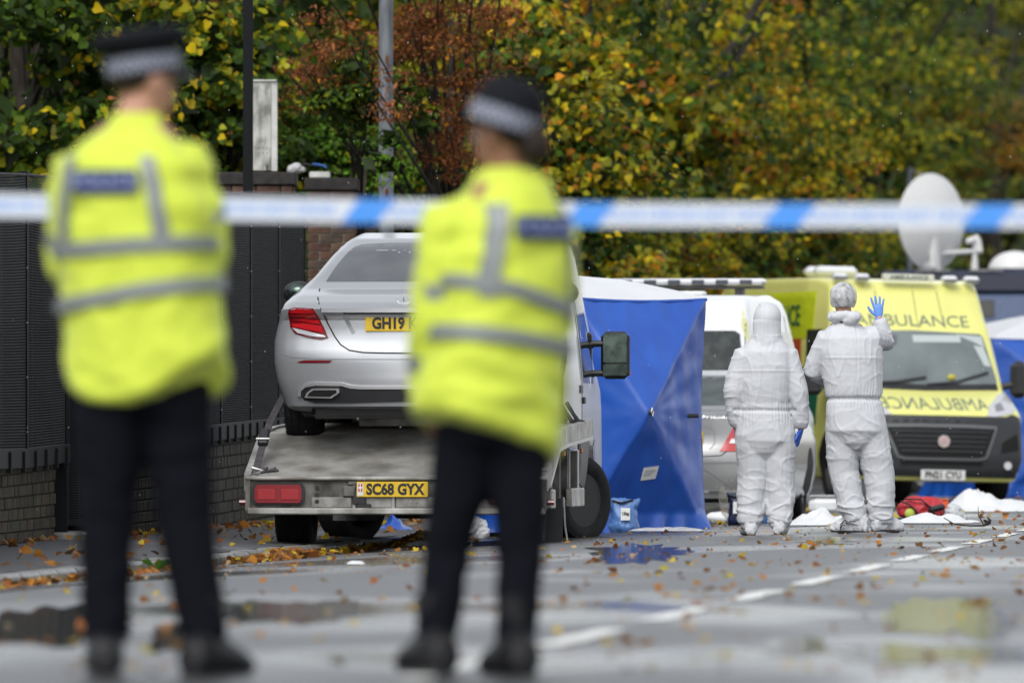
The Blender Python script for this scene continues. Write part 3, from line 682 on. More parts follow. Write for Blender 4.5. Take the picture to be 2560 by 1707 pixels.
M_DIRT = mat('dirty_grey_metal', (.17, .165, .15), .6, .35, col2=(.06, .055, .05), vscale=7, bump=.002, bscale=30)
M_LENSW = mat('clear_lens', (.62, .62, .64), .15, .3, coat=.8)
M_MIRG = mat('mirror_glass', (.035, .05, .045), .05, .6, col2=(.10, .14, .12), vscale=12)  # green reflection painted into the mirror colour
def wheel(parent, loc, r, wd, axis_rot=0, rim_side=1, name='wheel', rimm=STEEL, tread=True):
    """axle along local x; rim_side = +1 shows its face at +x"""
    e = MB(); hw = wd / 2
    prof = [(-hw * .8, r * .62), (-hw, r * .72), (-hw, r * .88), (-hw * .86, r * .97), (-hw * .5, r), (hw * .5, r), (hw * .86, r * .97), (hw, r * .88), (hw, r * .72), (hw * .8, r * .62), (hw * .4, r * .6), (-hw * .4, r * .6)]
    n = 44
    rs = [[Vector((x, rr * math.cos(2 * math.pi * k / n), rr * math.sin(2 * math.pi * k / n))) for x, rr in prof] for k in range(n)]
    rs.append(rs[0]); e.rings(rs, cap=False)
    ty = e.build(name, RUB, parent, smooth=40, loc=loc, rot=(0, 0, axis_rot))
    if tread:
        g = MB()
        for x in (-.62, -.22, .22, .62):
            g.tube([(x * hw, (r + .0008) * math.cos(2 * math.pi * k / n), (r + .0008) * math.sin(2 * math.pi * k / n)) for k in range(n + 1)], .005, 4, cap=False)
        g.build('tread_groove', SEAM, ty, kind='stuff')
    d = MB(); s_ = rim_side
    d.rings([[Vector((s_ * x, rr * math.cos(2 * math.pi * k / 32), rr * math.sin(2 * math.pi * k / 32))) for k in range(32)] for x, rr in ((hw * .78, r * .66), (hw * .6, r * .6), (hw * .15, r * .55), (hw * .1, r * .3), (hw * .5, r * .26), (hw * .55, r * .1))]); d.build('rim', rimm, ty)
    h = MB()
    for k in range(6): t = 2 * math.pi * k / 6; h.box((s_ * hw * .22, r * .42 * math.cos(t), r * .42 * math.sin(t)), (.01, r * .13, r * .08), Matrix.Rotation(t, 3, 'X'), bev=.004)
    h.build('rim_openings', SEAM, ty)
    return ty
def number_plate(parent, x, z, txt, bv, wd=.52, ht=.111, m=M_YPLATE, face='back', y=None, flag=False, tilt=0):
    if y is None: y = cast(bv, face, x, z).y - .012
    pr = MB().box((x, y, z), (wd, .008, ht), Matrix.Rotation(tilt, 3, 'X'), bev=.003).build('number_plate', m, parent)
    dx = .02 if flag else 0
    text(txt, .108, 'lettering', M_INK, pr, back_mtx(x + dx, y - .0065, z - .002, tilt), .002, .0042, .86)
    if flag:
        fx = x - wd / 2 + .028
        MB().box((fx, y - .0055, z), (.042, .002, ht - .02)).build('flag_band', M_WPLATE, pr)
        MB().box((fx, y - .0072, z + .012), (.03, .002, .055)).build('flag', mat('flag_red', (.4, .03, .04), .5), pr)
        MB().box((fx, y - .0085, z + .012), (.008, .002, .055)).box((fx, y - .0085, z + .012), (.03, .0018, .012)).build('flag_cross', M_WPLATE, pr)
    return pr
# ---------------------------------------------------------------- recovery truck
TP = Vector(((990 - 1280) / 345, F / 345, -.10))
tk = thing('recovery_truck', 'white flatbed recovery truck with sloping aluminium bed, carrying the silver saloon car', 'truck', TP, -TH)
HW = 1.095
# bed: the tail slopes up, then runs level to the cab
bedp = [(0, .505), (.02, .515), (1.15, .825), (2.0, .86), (4.55, .915)]
def bedz(y): return interp(y, bedp)
M_DECK = mat('ribbed_deck', (.44, .43, .405), .45, .35, col2=(.22, .21, .185), vscale=3.6, bump=.0015, bscale=14, stretch=(1, 1, 1), detail=10)
db = MB(); ys = [i * .0225 for i in range(int(4.55 / .0225) + 1)]
for i, y in enumerate(ys[1:-1]):                       # pressed ribs across the planks
    z = bedz(y); a = math.atan2(bedz(y + .01) - bedz(y - .01), .02)
    db.box((0, y, z + .001), (HW * 2 - .10, .011, .008), Matrix.Rotation(a, 3, 'X'))
db.build('deck_ribs', M_DECK, tk, smooth=0, kind='stuff')
dk_ = MB(); dk_.rings([[Vector((-HW + .02, y, bedz(y) - .035)), Vector((-HW + .02, y, bedz(y))), Vector((HW - .02, y, bedz(y))), Vector((HW - .02, y, bedz(y) - .035))] for y in [0.01, .3, .7, 1.15, 1.6, 2.0, 3, 4.55]]); dk_.build('deck', M_DECK, tk)
for sx in (-1, 1):
    x = sx * (HW - .012)
    e = MB(); e.rings([[Vector((x - .024, y, bedz(y) - .10)), Vector((x - .024, y, bedz(y) + .022)), Vector((x + .024, y, bedz(y) + .022)), Vector((x + .024, y, bedz(y) - .10))] for y in [0.015, .5, 1.15, 2.0, 3, 4.55]]); e.build('side_rail', M_ALU, tk)
    e = MB(); e.rings([[Vector((x - .03, y, bedz(y) - .128)), Vector((x - .03, y, bedz(y) - .102)), Vector((x + .03, y, bedz(y) - .102)), Vector((x + .03, y, bedz(y) - .128))] for y in [.2, 1.15, 2.0, 4.55]]); e.build('rail_flange', M_WPLATE, tk)
MB().box((0, -.012, .503), (HW * 2 + .004, .04, .026), bev=.008).build('tail_lip', M_ALU, tk)
MB().box((0, .03, .39), (HW * 2 - .03, .05, .2)).build('rear_panel', M_DIRT, tk)
MB().box((0, -.005, .265), (HW * 2 - .02, .06, .048), bev=.01).build('under_run_bar', M_ALU, tk)
for sx in (-1, 1): MB().box((sx * (HW - .018), 0, .38), (.036, .05, .22)).build('corner_post', M_DIRT, tk)
for x in (-.305, -.02, .42): MB().box((x, .003, .385), (.02, .012, .19)).build('panel_rib', STEEL, tk)
M_STEELP = mat('pale_dirty_panel', (.32, .31, .29), .55, .4, col2=(.16, .155, .14), vscale=9)
for x, wd in ((-.47, .29), (-.16, .26), (.2, .40), (.62, .28)): MB().box((x, .002, .33), (wd, .008, .075), bev=.003).build('panel_plate', M_STEELP, tk)
for sx in (-1, 1):
    xc = sx * .855; lz = .392
    h = MB(); out = [(xc + a * .19, lz + b * .078) for a, b in ((-1, -.6), (-.9, -1), (.9, -1), (1, -.6), (1, .6), (.9, 1), (-.9, 1), (-1, .6))]
    hb = h.prism(out, -.02, .006).build('tail_lamp', BLACK, tk)
    MB().prism([(xc + (a - xc) * .90, lz + (b - lz) * .84) for a, b in out], -.034, -.018).build('lens', M_TRED, hb)
    for k in (-1, 1): MB().box((xc + k * .085, -.036, lz - .005), (.13, .006, .075), bev=.003).build('lens_segment', mat('bright_red_lens', (.32, .02, .025), .35, coat=.2), hb)
    for k in range(3): MB().tube([(sx * .575, -.004, .335 + k * .05), (sx * .575, .01, .335 + k * .05)], .017, 12).build('rubber_stud', BLACK, tk)
    ml = MB().tube([(sx * HW, .06, .33), (sx * (HW + .05), .06, .33)], .022, 10); ml.build('side_marker', M_DRED, tk)
for x, z, w_, h_ in ((-.34, .41, .09, .075), (-.265, .36, .1, .09), (-.2, .435, .07, .05), (-.235, .30, .11, .04), (-.27, .47, .16, .03)):
    MB().box((x, -.006, z), (w_, .025, h_), bev=.006).build('latch_block', BLACK if z < .4 else M_DIRT, tk)
number_plate(tk, -.025, .424, 'SC68 GYX', None, y=-.022, flag=True)
for k in (-.02, .02): MB().tube([(.13 + k, -.012, .335), (.13 + k, .0, .335)], .007, 8).build('screw', STEEL, tk)
# running gear
for sx in (-1, 1):
    MB().box((sx * .42, 2.9, .40), (.09, 5.6, .16)).build('chassis_rail', BLACK, tk)
    for k, xx in enumerate((.86,)): wheel(tk, (sx * .845, 1.25, .34 - .02), .335, .27, 0, sx)
MB().box((0, 1.25, .33), (1.4, .14, .14), bev=.03).build('rear_axle', BLACK, tk)
MB().box((0, 3.4, .44), (1.2, 1.2, .2)).build('underbody', BLACK, tk)
MB().box((.05, 2.2, .30), (.5, .7, .2), bev=.04).build('fuel_tank', M_DIRT, tk)
FA = 5.95
for sx in (-1, 1): wheel(tk, (sx * .875, FA, .335 - (.02 if sx > 0 else .02)), .335, .225, R(-33), 1 if sx > 0 else -1, rimm=mat('dark_steel_rim', (.018, .018, .02), .5, .2))
mf = MB(); mf.grid(lambda u, v: Vector((-.98 + .36 * u - .02 * (v - .5), 5.45 + .03 * math.sin(v * 3), .16 + .34 * v)), 4, 4); mf.build('mudflap', mat('grey_mudflap', (.14, .14, .145), .7, var=.3), tk)
for x in (1.0,):
    MB().box((x, 1.75, .18), (.16, .02, .34), bev=.006).build('mudflap', BLACK, tk)
    MB().tube([(1.09, 1.73, .36), (1.10, 1.73, .15), (1.12, 1.73, .02)], .008, 6).build('mudflap_edge', STEEL, tk)
# right side: guard boxes, panels, lamps under the deck
for y0, y1, z0, z1, mm in ((.55, .95, .28, .42, M_ALU), (2.6, 3.9, .28, .42, M_ALU)): MB().box((HW - .03, (y0 + y1) / 2, (z0 + z1) / 2), (.05, y1 - y0, z1 - z0), bev=.008).build('side_guard', mm, tk)
for y in (.62, 1.9, 2.7, 3.7): MB().box((HW - .07, y, .52), (.05, .07, .36)).build('guard_hanger', M_DIRT, tk)
for y, z in ((1.95, .68), (3.75, .70), (.5, .46)): MB().box((HW - .018, y, z), (.02, .07, .04), bev=.008).build('side_lamp', M_ORANGE, tk)
MB().box((.83, 4.2, .5), (.34, .8, .44), bev=.02).build('tool_box', M_WHITE, tk)
MB().box((-.83, 4.2, .5), (.34, .8, .44), bev=.02).build('tool_box', M_WHITE, tk)
# cab
co = [(4.72, .42), (4.70, 1.2), (4.72, 2.05), (4.82, 2.22), (5.1, 2.30), (5.7, 2.32), (5.95, 2.25), (6.45, 1.60), (6.62, 1.36), (7.2, 1.16), (7.32, 1.0), (7.38, .6), (7.36, .32), (6.5, .30), (6.4, .5), (6.25, .68), (5.95, .76), (5.65, .68), (5.5, .5), (5.42, .36)]
def cabw(x, y, z): k = interp(z, [(.3, .97), (.6, 1), (1.25, 1), (1.6, .965), (2.3, .86)]); return (x * k, y + (.10 * (x / .98) ** 2 * (-1 if y > 6.4 else 0)), z)
cme = body_loft(co, .99, cabw, edge=.07, n=170); cab = cme.build('cab', M_WHITE, tk, smooth=30); cb_ = bvh_of(cab.data)
patch(cb_, [(-.62, 1.25), (.62, 1.25), (.58, 1.85), (-.58, 1.85)], 'back', .004, .01, name='rear_window', m=GLASS, parent=tk)
for f, sx in (('right', 1), ('left', -1)):
    patch(cb_, [(5.15, 1.22), (6.2, 1.22), (6.28, 1.35), (5.86, 2.0), (5.2, 2.02)], f, .004, .01, name='side_window', m=GLASS, parent=tk)
    strip(cb_, [(5.02, .45), (5.02, 2.08)], .02, f, m=BLACK, parent=tk, name='door_seal'); strip(cb_, [(5.02, .45), (6.35, .78)], .008, f, m=SEAM, parent=tk, name='door_gap')
    patch(cb_, [(4.76, 1.14), (5.0, 1.14), (5.0, 1.2), (4.76, 1.2)], f, .012, .014, name='rubbing_strip', m=BLACK, parent=tk)
    patch(cb_, [(5.05, 1.06), (5.2, 1.06), (5.2, 1.11), (5.05, 1.11)], f, .02, .03, name='door_handle', m=BLACK, parent=tk)
    # black arch behind the front wheel, drawn over the flank
    # twin arm door mirror
    mx_, my, mz = sx * 1.165, 6.22, 1.44
    mr = MB().box((mx_, my, mz), (.225, .1, .37), bev=.04).build('door_mirror', BLACK, tk)
    MB().box((mx_, my - .053, mz + .055), (.185, .006, .225), bev=.002).build('mirror_glass', M_MIRG, mr); MB().box((mx_, my - .053, mz - .115), (.185, .006, .09), bev=.002).build('mirror_glass', M_MIRG, mr)
    for dz in (-.14, .09): MB().tube([(sx * .93, my + .02, mz + dz - .02), (sx * 1.0, my, mz + dz), (mx_ - sx * .09, my, mz + dz)], [.045, .026, .026], 8).build('mirror_arm', BLACK, mr)
    MB().box((sx * .955, my + .04, mz - .03), (.05, .14, .42), bev=.02).build('mirror_mount', BLACK, mr)
    MB().box((mx_ + sx * .09, my + .055, mz - .135), (.05, .03, .05), bev=.012).build('indicator', M_ORANGE, mr)
patch(cb_, [(4.74, .46), (5.4, .40), (5.5, .52), (5.62, .70), (5.62, .78), (4.74, .78)], 'right', .01, .012, name='lower_trim', m=BLACK, parent=tk)
wl = patch(BVHTree.FromPolygons([Vector((q.co.x, -q.co.y, q.co.z)) for q in cab.data.vertices], [list(f.vertices) for f in cab.data.polygons]), [(-.84, 1.42), (.84, 1.42), (.76, 2.12), (-.76, 2.12)], 'back', .004, .01, name='windscreen', m=GLASS, parent=tk)
for v in wl.data.vertices: v.co.y *= -1
wl.data.flip_normals()
for sx in (-1, 1): MB().box((sx * .8, 7.25, .88), (.3, .12, .2), bev=.05).build('headlight', M_LENSW, tk)
MB().box((0, 7.33, .8), (1.0, .06, .2), bev=.02).build('grille', BLACK, tk)
MB().box((.16, 5.3, 2.38), (.05, .05, .12), bev=.02).build('beacon', M_ORANGE, tk)
# winch gear bundle at the right end of the bed, by the cab
wg = thing('winch_strap_pile', 'dark heap of straps and hooks on the truck bed edge beside the cab', 'straps', TP + Matrix.Rotation(-TH, 3, 'Z') @ Vector((.93, 3.9, .905)), -TH)
b = MB()
for i in range(16): b.ell((-.12 + rnd.uniform(-.12, .1), rnd.uniform(-.1, .1), .03 + rnd.uniform(0, .30) * (1 - i / 20)), (.045, .04, .05), 8, 6)
o = put(remeshed(b, .012, 1), 'strap_heap', mat('olive_strap', (.05, .05, .035), .8, var=.5, vscale=20, bump=.006, bscale=50), wg); displace(o.data, lambda p: .018 * fold(p, 22, 22, 22))
for k in (0, 1): MB().tube([(-.02 + .05 * k, -.1, .16), (.03 + .05 * k, -.12, .08), (.07 + .05 * k, -.12, .02), (.13 + .04 * k, -.12, .012)], [.018, .015, .018, .012], 8).build('hook', BLACK, wg)
# tie-down straps over the rear wheels to the tail
M_STRAP = mat('grey_webbing', (.07, .065, .068), .75, var=.4, vscale=30, bump=.001, bscale=90)
def tie(sx):
    t = thing('tie_down_strap', 'grey ratchet strap tying the silver car down to the %s tail corner' % ('left' if sx < 0 else 'right'), 'strap', TP, -TH)
    pts = [(sx * .92, 1.1, 1.12), (sx * .985, .72, .92), (sx * 1.0, .45, .80), (sx * 1.03, .10, .565)]
    rs = []
    for i, p in enumerate(pts): p = Vector(p); rs.append([p + Vector((-.026, 0, -.004)), p + Vector((.026, 0, -.004)), p + Vector((.026, 0, .004)), p + Vector((-.026, 0, .004))])
    MB().rings(rs).build('webbing', M_STRAP, t)
    MB().box((sx * 1.005, .42, .80), (.075, .19, .05), Matrix.Rotation(R(32), 3, 'X'), bev=.01).build('ratchet_body', BLACK, t)
    MB().tube([(sx * 1.005 - .05, .36, .79), (sx * 1.005 + .05, .36, .79)], .009, 8).build('ratchet_bar', STEEL, t)
    MB().tube([(sx * 1.03 - .03, .11, .58), (sx * 1.03 + .05, .09, .555), (sx * 1.03 - .01, .05, .53), (sx * 1.03 + .03, .03, .535)], .013, 8).build('hook', STEEL, t)
    b = MB(); 
    for i in range(7): b.tube([(sx * (1.03 - .02 * i) , .06 + .01 * i, .535 + .004 * i), (sx * (.99 - .02 * i), .14, .56 + .01 * (i % 3))], .011, 5)
    b.build('loose_tail', M_STRAP, t)
tie(-1); tie(1)
# ---------------------------------------------------------------- silver saloon on the truck
KC = 343.0
CB = TP + Matrix.Rotation(-TH, 3, 'Z') @ Vector((.022, .28, 0)); CB.z = .655
PITCH = R(.8)
car = thing('saloon_car', 'silver saloon car strapped on the recovery truck, seen from behind', 'car', CB, rot=(PITCH, 0, -R(3.4))); KS = 1.045; car.scale = (KS, KS, KS)
so = [(.02, .26), (-.005, .40), (.0, .60), (.035, .74), (.04, .86), (-.01, .905), (-.015, .935), (.06, .975), (.30, 1.03), (.62, 1.075), (.80, 1.13), (1.30, 1.34), (1.62, 1.43), (2.1, 1.475), (2.7, 1.46), (3.1, 1.38), (3.75, 1.06), (3.9, 1.0), (4.5, .90), (4.78, .78), (4.87, .6), (4.88, .36), (4.8, .22), (2.4, .20), (.35, .22)]
WT = [(.2, .86), (.28, .9), (.45, .955), (.57, .975), (.72, .975), (.86, .94), (.98, .90), (1.06, .835), (1.16, .735), (1.33, .62), (1.44, .53), (1.5, .46)]
def carw(x, y, z):
    k = interp(z, WT) * .95; u = abs(x) / .95
    if y < .9: y = y + (.16 * u ** 2.6) * max(0, 1 - y / .9)
    if y > 4.0: y = y - .35 * u ** 2.4 * (y - 4.0)
    return (x * k / .95 * .985 * (1 if z < 1.0 else 1), y, z)
cm = body_loft(so, .95, carw, edge=.10, n=220, inner=10, nx=16)
body = cm.build('body', M_SILVER, car, smooth=32); bb = bvh_of(body.data)
def cp(u, v): return ((600 + u / 2.8 - 998) / KC, CAMH + (HZ - (540 + v / 2.8)) / KC - CB.z + .01)
_cp = cp
def cp(u, v): a, b = _cp(u, v); return a / KS, b / KS
def both(poly): return [[cp(*q) for q in poly], [(-cp(*q)[0], cp(*q)[1]) for q in poly]]
RW = [(520, 470), (560, 385), (600, 318), (640, 262), (672, 226), (720, 208), (760, 203), (900, 196), (1115, 194)]
rw = [cp(*q) for q in RW]; rw = rw + [(-a, b) for a, b in reversed(rw[:-1])]
M_RGLASS = mat('wet_rear_glass', (.10, .105, .11), .3, spec=.7, col2=(.06, .065, .07), vscale=2.4, bump=.0005, bscale=150)
patch(bb, rw, 'back', .004, .01, cell=.05, name='rear_window', m=M_RGLASS, parent=car)
for sx in (1, -1): strip(bb, [(sx * .57, 1.42), (sx * .555, 1.8), (sx * .55, 2.3), (sx * .56, 2.9)], .026, 'top', .003, .004, name='roof_trim', m=BLACK, parent=car)
for sx in (1, -1):
    L_ = [(sx * a, b) for a, b in [cp(*q) for q in ((303, 690), (312, 662), (350, 650), (485, 658), (515, 705), (560, 790), (590, 862), (540, 876), (440, 862), (350, 832), (318, 790))]]
    lm = patch(bb, L_, 'back', .010, .02, cell=.04, name='tail_lamp', m=M_DRED, parent=car)
    for q in (((318, 690), (360, 662), (480, 670), (492, 690), (400, 694)), ((316, 712), (400, 704), (500, 702), (513, 728), (400, 722)), ((318, 738), (400, 730), (519, 738), (534, 768), (420, 752)), ((326, 768), (420, 762), (540, 782), (562, 830), (440, 806), (340, 786))):
        patch(bb, [(sx * a, b) for a, b in [cp(*z) for z in q]], 'back', .016, .01, cell=.04, name='lamp_segment', m=M_RED, parent=lm)
    patch(bb, [(sx * a, b) for a, b in [cp(*z) for z in ((332, 793), (420, 812), (560, 846), (576, 858), (480, 854), (372, 830))]], 'back', .018, .01, cell=.04, name='reversing_lens', m=M_LENSW, parent=lm)
    patch(bb, [(sx * a, b) for a, b in [cp(*z) for z in ((372, 1031), (420, 1021), (622, 1021), (598, 1038), (390, 1038))]], 'back', .006, .01, name='reflector', m=M_DRED, parent=car)
    strip(bb, [(sx * a, b) for a, b in [cp(*z) for z in ((487, 520), (500, 580), (540, 662), (585, 760), (640, 860), (680, 912), (740, 950), (840, 966), (980, 970), (1116, 971))]], .009, 'back', name='boot_gap', m=SEAM, parent=car)
    strip(bb, [(sx * a, b) for a, b in [cp(*z) for z in ((245, 980), (330, 1000), (500, 1012), (1116, 1014))]], .005, 'back', name='bumper_gap', m=mat('soft_gap', (.2, .2, .21), .5), parent=car)
    # exhaust finisher
    E_ = [(sx * a, b) for a, b in [cp(*z) for z in ((382, 1252), (390, 1222), (430, 1196), (500, 1184), (690, 1188), (760, 1204), (820, 1208), (820, 1290), (660, 1300), (420, 1302))]]
    ex = patch(bb, E_, 'back', .006, .02, name='exhaust_recess', m=BLACK, parent=car)
    strip(bb, [(sx * a, b) for a, b in [cp(*z) for z in ((384, 1275), (388, 1232), (425, 1200), (500, 1186), (690, 1189), (750, 1206), (820, 1211), (1116, 1211))]], .022, 'back', .02, .02, name='chrome_strip', m=mat('bright_chrome', (.85, .85, .86), .3, .8), parent=car)
    t = [(sx * a, b) for a, b in [cp(*z) for z in ((424, 1282), (440, 1248), (478, 1220), (670, 1218), (674, 1246), (616, 1286))]]
    tp = patch(bb, t, 'back', .035, .04, name='exhaust_tip', m=mat('bright_chrome', (.85, .85, .86), .3, .8), parent=car)
    c_ = (sum(a for a, b in t) / 6, sum(b for a, b in t) / 6)
    patch(bb, [(c_[0] + (a - c_[0]) * .84, c_[1] + (b - c_[1]) * .70) for a, b in t], 'back', .038, .01, name='exhaust_opening', m=SEAM, parent=car)
    strip(bb, [(sx * a, b) for a, b in [cp(*z) for z in ((698, 686), (722, 740), (770, 830))]], .028, 'back', .004, .006, name='plate_recess_edge', m=M_SILVER, parent=car)
    # door mirror
    mm = MB().ell((sx * .955, 3.0, 1.045), (.115, .08, .085), 16, 10).build('door_mirror', BLACK, car)
    MB().ell((sx * .955, 2.985, 1.05), (.10, .075, .07), 16, 10).build('mirror_glass', M_MIRG, mm)
    MB().ell((sx * .93, 2.975, .985), (.08, .06, .018), 12, 6).build('mirror_cap', M_SILVER, mm); MB().box((sx * .9, 3.02, 1.0), (.14, .05, .04), bev=.01).build('mirror_arm', M_SILVER, mm)
    MB().box((sx * .93, 1.55, .90), (.07, .2, .03), bev=.012).build('door_handle', M_SILVER, car)
    patch(bb, [(1.3, 1.05), (3.3, 1.05), (2.9, 1.32), (2.0, 1.41), (1.5, 1.36)], 'right' if sx > 0 else 'left', .003, .006, name='side_window', m=GLASS, parent=car)
    wheel(car, (sx * .755, .98, .325), .335, .25, 0, sx, rimm=CHROME); wheel(car, (sx * .77, 3.92, .325), .335, .24, 0, sx, rimm=CHROME)
    for yy in (.98, 3.92): patch(bb, [(yy + .375 * math.cos(t), .335 + .375 * math.sin(t)) for t in [R(a) for a in range(-16, 197, 18)]], 'right' if sx > 0 else 'left', .004, .008, name='wheel_arch', m=SEAM, parent=car)
dl = [cp(*z) for z in ((660, 1222), (760, 1212), (1116, 1218), (1116, 1360), (760, 1345), (500, 1330), (440, 1304), (640, 1296))]
patch(bb, [(a, max(b, .29)) for a, b in dl[:4]] + [(a, max(b, .28)) for i, (a, b) in enumerate(dl[4:])], 'back', .012, .02, name='diffuser', m=BLACK, parent=car)
patch(bb, [(-a, max(b, .29)) for a, b in dl[:4]] + [(-a, max(b, .28)) for i, (a, b) in enumerate(dl[4:])], 'back', .0115, .02, name='diffuser', m=BLACK, parent=car)
lipz = cp(0, 672)[1]
strip(bb, [(cp(545, 0)[0], lipz), (-cp(545, 0)[0], lipz)], .03, 'back', .022, .03, name='boot_lip', m=M_SILVER, parent=car)
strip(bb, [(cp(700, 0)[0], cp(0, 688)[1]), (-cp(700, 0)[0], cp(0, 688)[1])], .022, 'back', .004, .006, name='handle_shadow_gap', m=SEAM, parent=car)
number_plate(car, 0, cp(0, 763)[1], 'GH19 KLU', bb)
ec = Vector((0, 0, cp(0, 603)[1])); ey = cast(bb, 'back', 0, ec.z).y - .008; n = 28
em = MB().tube([(.042 * math.cos(2 * math.pi * k / n), ey, ec.z + .042 * math.sin(2 * math.pi * k / n)) for k in range(n + 1)], .0042, 6, cap=False)
for k in range(3):
    t = R(90 + 120 * k); em.add([(0, ey - .006, ec.z), (.006 * math.cos(t + 1), ey, ec.z + .006 * math.sin(t + 1)), (.04 * math.cos(t), ey, ec.z + .04 * math.sin(t)), (.006 * math.cos(t - 1), ey, ec.z + .006 * math.sin(t - 1))], [(0, 1, 2), (0, 2, 3)])
em.build('star_badge', CHROME, car)
MB().box((0, .5, .22), (1.3, .6, .1), bev=.03).build('silencer', BLACK, car); MB().box((.0, 2.4, .24), (1.5, 3.8, .12), bev=.03).build('underbody', BLACK, car)
wr = MB().box((-.35 + .2, 1.25, .155), (.42, .28, .03), bev=.006).box((-.15, 1.25, .11), (.5, .2, .05)); tag(wr.build('dolly_frame', M_ALU, tk, loc=(0, .28, .80)), None)
# ---------------------------------------------------------------- forensic tents
M_TBLUE = mat('tent_blue', (.007, .065, .36), .34, spec=.8, col2=(.010, .085, .42), vscale=3, bump=.0012, bscale=7)
M_TWHITE = mat('tent_white', (.60, .61, .63), .5, var=.06, vscale=2, bump=.004, bscale=5)
def tent(loc, yaw, wd, dp, ht, roof, label, flap=True, hub=(0, .02)):
    t = thing('forensic_tent', label, 'tent', loc, yaw)
    def panel(name, A, B, out, nrm):   # A, B corner posts at the ground, out = bulge
        A = Vector(A); B = Vector(B); n_ = Vector(nrm)
        def f(u, v):
            uu, vv = u * 2 - 1 - hub[0], v * 2 - 1
            vv -= hub[1]; vv = vv / (1 - hub[1] * (1 if vv > 0 else -1)); uu = uu / (1 - hub[0] * (1 if uu > 0 else -1)); pyr = max(0, 1 - max(abs(uu), abs(vv))); st = .0028 * math.sin(18 * math.atan2(vv, uu + 1e-6) + 2 * noise.noise(Vector((u * 3, v * 3, 2)))) * min(1, math.hypot(uu, vv) * 1.6) * (1 - min(1, max(abs(uu), abs(vv))) ** 6)
            pin = .035 * (1 - abs(vv) ** 1.5) ** 1                      # edges pulled in between the corners
            x = u + (pin * (1 if u < .5 else -1) * abs(uu) ** 3)
            p = A.lerp(B, min(1, max(0, x))); z = ht * v + (-.025 * (1 - uu * uu) * (v ** 4)) + .02 * noise.noise(Vector((u * 4, v * 4, 5))) * v * (1 - v)
            flare = max(0, .09 - v) * 1.0 * (1 if flap else 0)
            w_ = .012 * noise.noise(Vector((u * 9, v * 7, 1))) + .0018 * noise.noise(Vector((u * 30, v * 22, 8)))
            if v < .1: w_ += .03 * math.sin(u * 26 + 2 * math.sin(u * 9)) * (.1 - v) * 10
            q = p + n_ * (out * pyr + st + w_ + flare * .9); q.z = max(z, .012); return q
        MB().grid(f, 64, 80).build(name, M_TBLUE, t, smooth=50)
        c = A.lerp(B, .5 + hub[0] * .5) + n_ * (out + .02); c.z = ht * (.5 + hub[1] / 2)
        rg = MB().tube([(c.x, c.y - .01, c.z + .035), (c.x - .012, c.y - .015, c.z), (c.x, c.y - .01, c.z - .035), (c.x + .012, c.y - .01, c.z), (c.x, c.y - .01, c.z + .035)], .005, 6); rg.build('hub_ring', CHROME, t)
        MB().ell((c.x, c.y, c.z), (.03, .012, .03), 10, 6).build('hub', BLACK, t)
    C4 = [(0, 0, 0), (wd, 0, 0), (wd, dp, 0), (0, dp, 0)]
    panel('side_panel', C4[0], C4[1], .50, (0, -1, 0)); panel('side_panel', C4[1], C4[2], .15, (1, 0, 0)); panel('side_panel', C4[3], C4[2], .15, (0, 1, 0)); panel('side_panel', C4[0], C4[3], .15, (-1, 0, 0))
    for x, y, _ in C4: MB().tube([(x + (.05 if x == 0 else -.05), y + (.05 if y == 0 else -.05), 0), (wd / 2 + (x - wd / 2) * .93, dp / 2 + (y - dp / 2) * .93, ht)], .012, 8).build('pole', STEEL, t)
    m = Vector((wd / 2, dp / 2, ht + roof)); r = MB()
    def rf(i):
        a, b = Vector(C4[i]), Vector(C4[(i + 1) % 4]); a.z = b.z = ht - .0
        cen = Vector((wd / 2, dp / 2, ht)); a = a + (a - cen) * .012; b = b + (b - cen) * .012
        def f(u, v): p = a.lerp(b, u).lerp(m, v); p.z += .03 * math.sin(v * 3.14) - .02 * (1 - (2 * u - 1) ** 2) * (1 - v) + .006 * noise.noise(p * 5); return p
        return f
    for i in range(4): r.grid(rf(i), 12, 12)
    ro = r.build('roof', M_TWHITE, t, smooth=60)
    for i in range(4):
        a, b = Vector(C4[i]), Vector(C4[(i + 1) % 4]); a.z = b.z = ht - .012; pts = [a.lerp(b, k / 10) + Vector((0, 0, -.022 * (1 - (2 * k / 10 - 1) ** 2))) for k in range(11)]
        MB().tube(pts, (.016) if True else 0, 6).build('hem', M_TBLUE, t)
    return t
s_ = 306; yaw = R(38); t1p = G(1432, s_)
tn = tent(t1p, yaw, 1.40, 1.7, 1.94, .19, 'blue forensic tent with white roof standing beside the recovery truck', hub=(-.42, .03))
# bits fixed to the panel
tbv = bvh_of(min([c for c in tn.children if c.name.startswith('side_panel')], key=lambda c: sum(v.co.y for v in c.data.vertices)).data)
def onp(x, z): return cast(tbv, 'back', x, z)
dl_ = patch(tbv, [(.52, .44), (.675, .455), (.67, .56), (.515, .545)], 'back', .012, .006, name='data_label', m=M_WPLATE, parent=tn)
for k in range(3): strip(tbv, [(.54, .515 - k * .018), (.65 - .02 * k, .525 - k * .018)], .005, 'back', .015, .003, name='label_line', m=mat('label_grey', (.25, .27, .3), .6), parent=dl_)
q = onp(1.12, .97); MB().box(q + Vector((0, -.02, 0)), (.15, .03, .035), Matrix.Rotation(R(-10), 3, 'Z'), bev=.012).build('zip_pull', BLACK, tn)
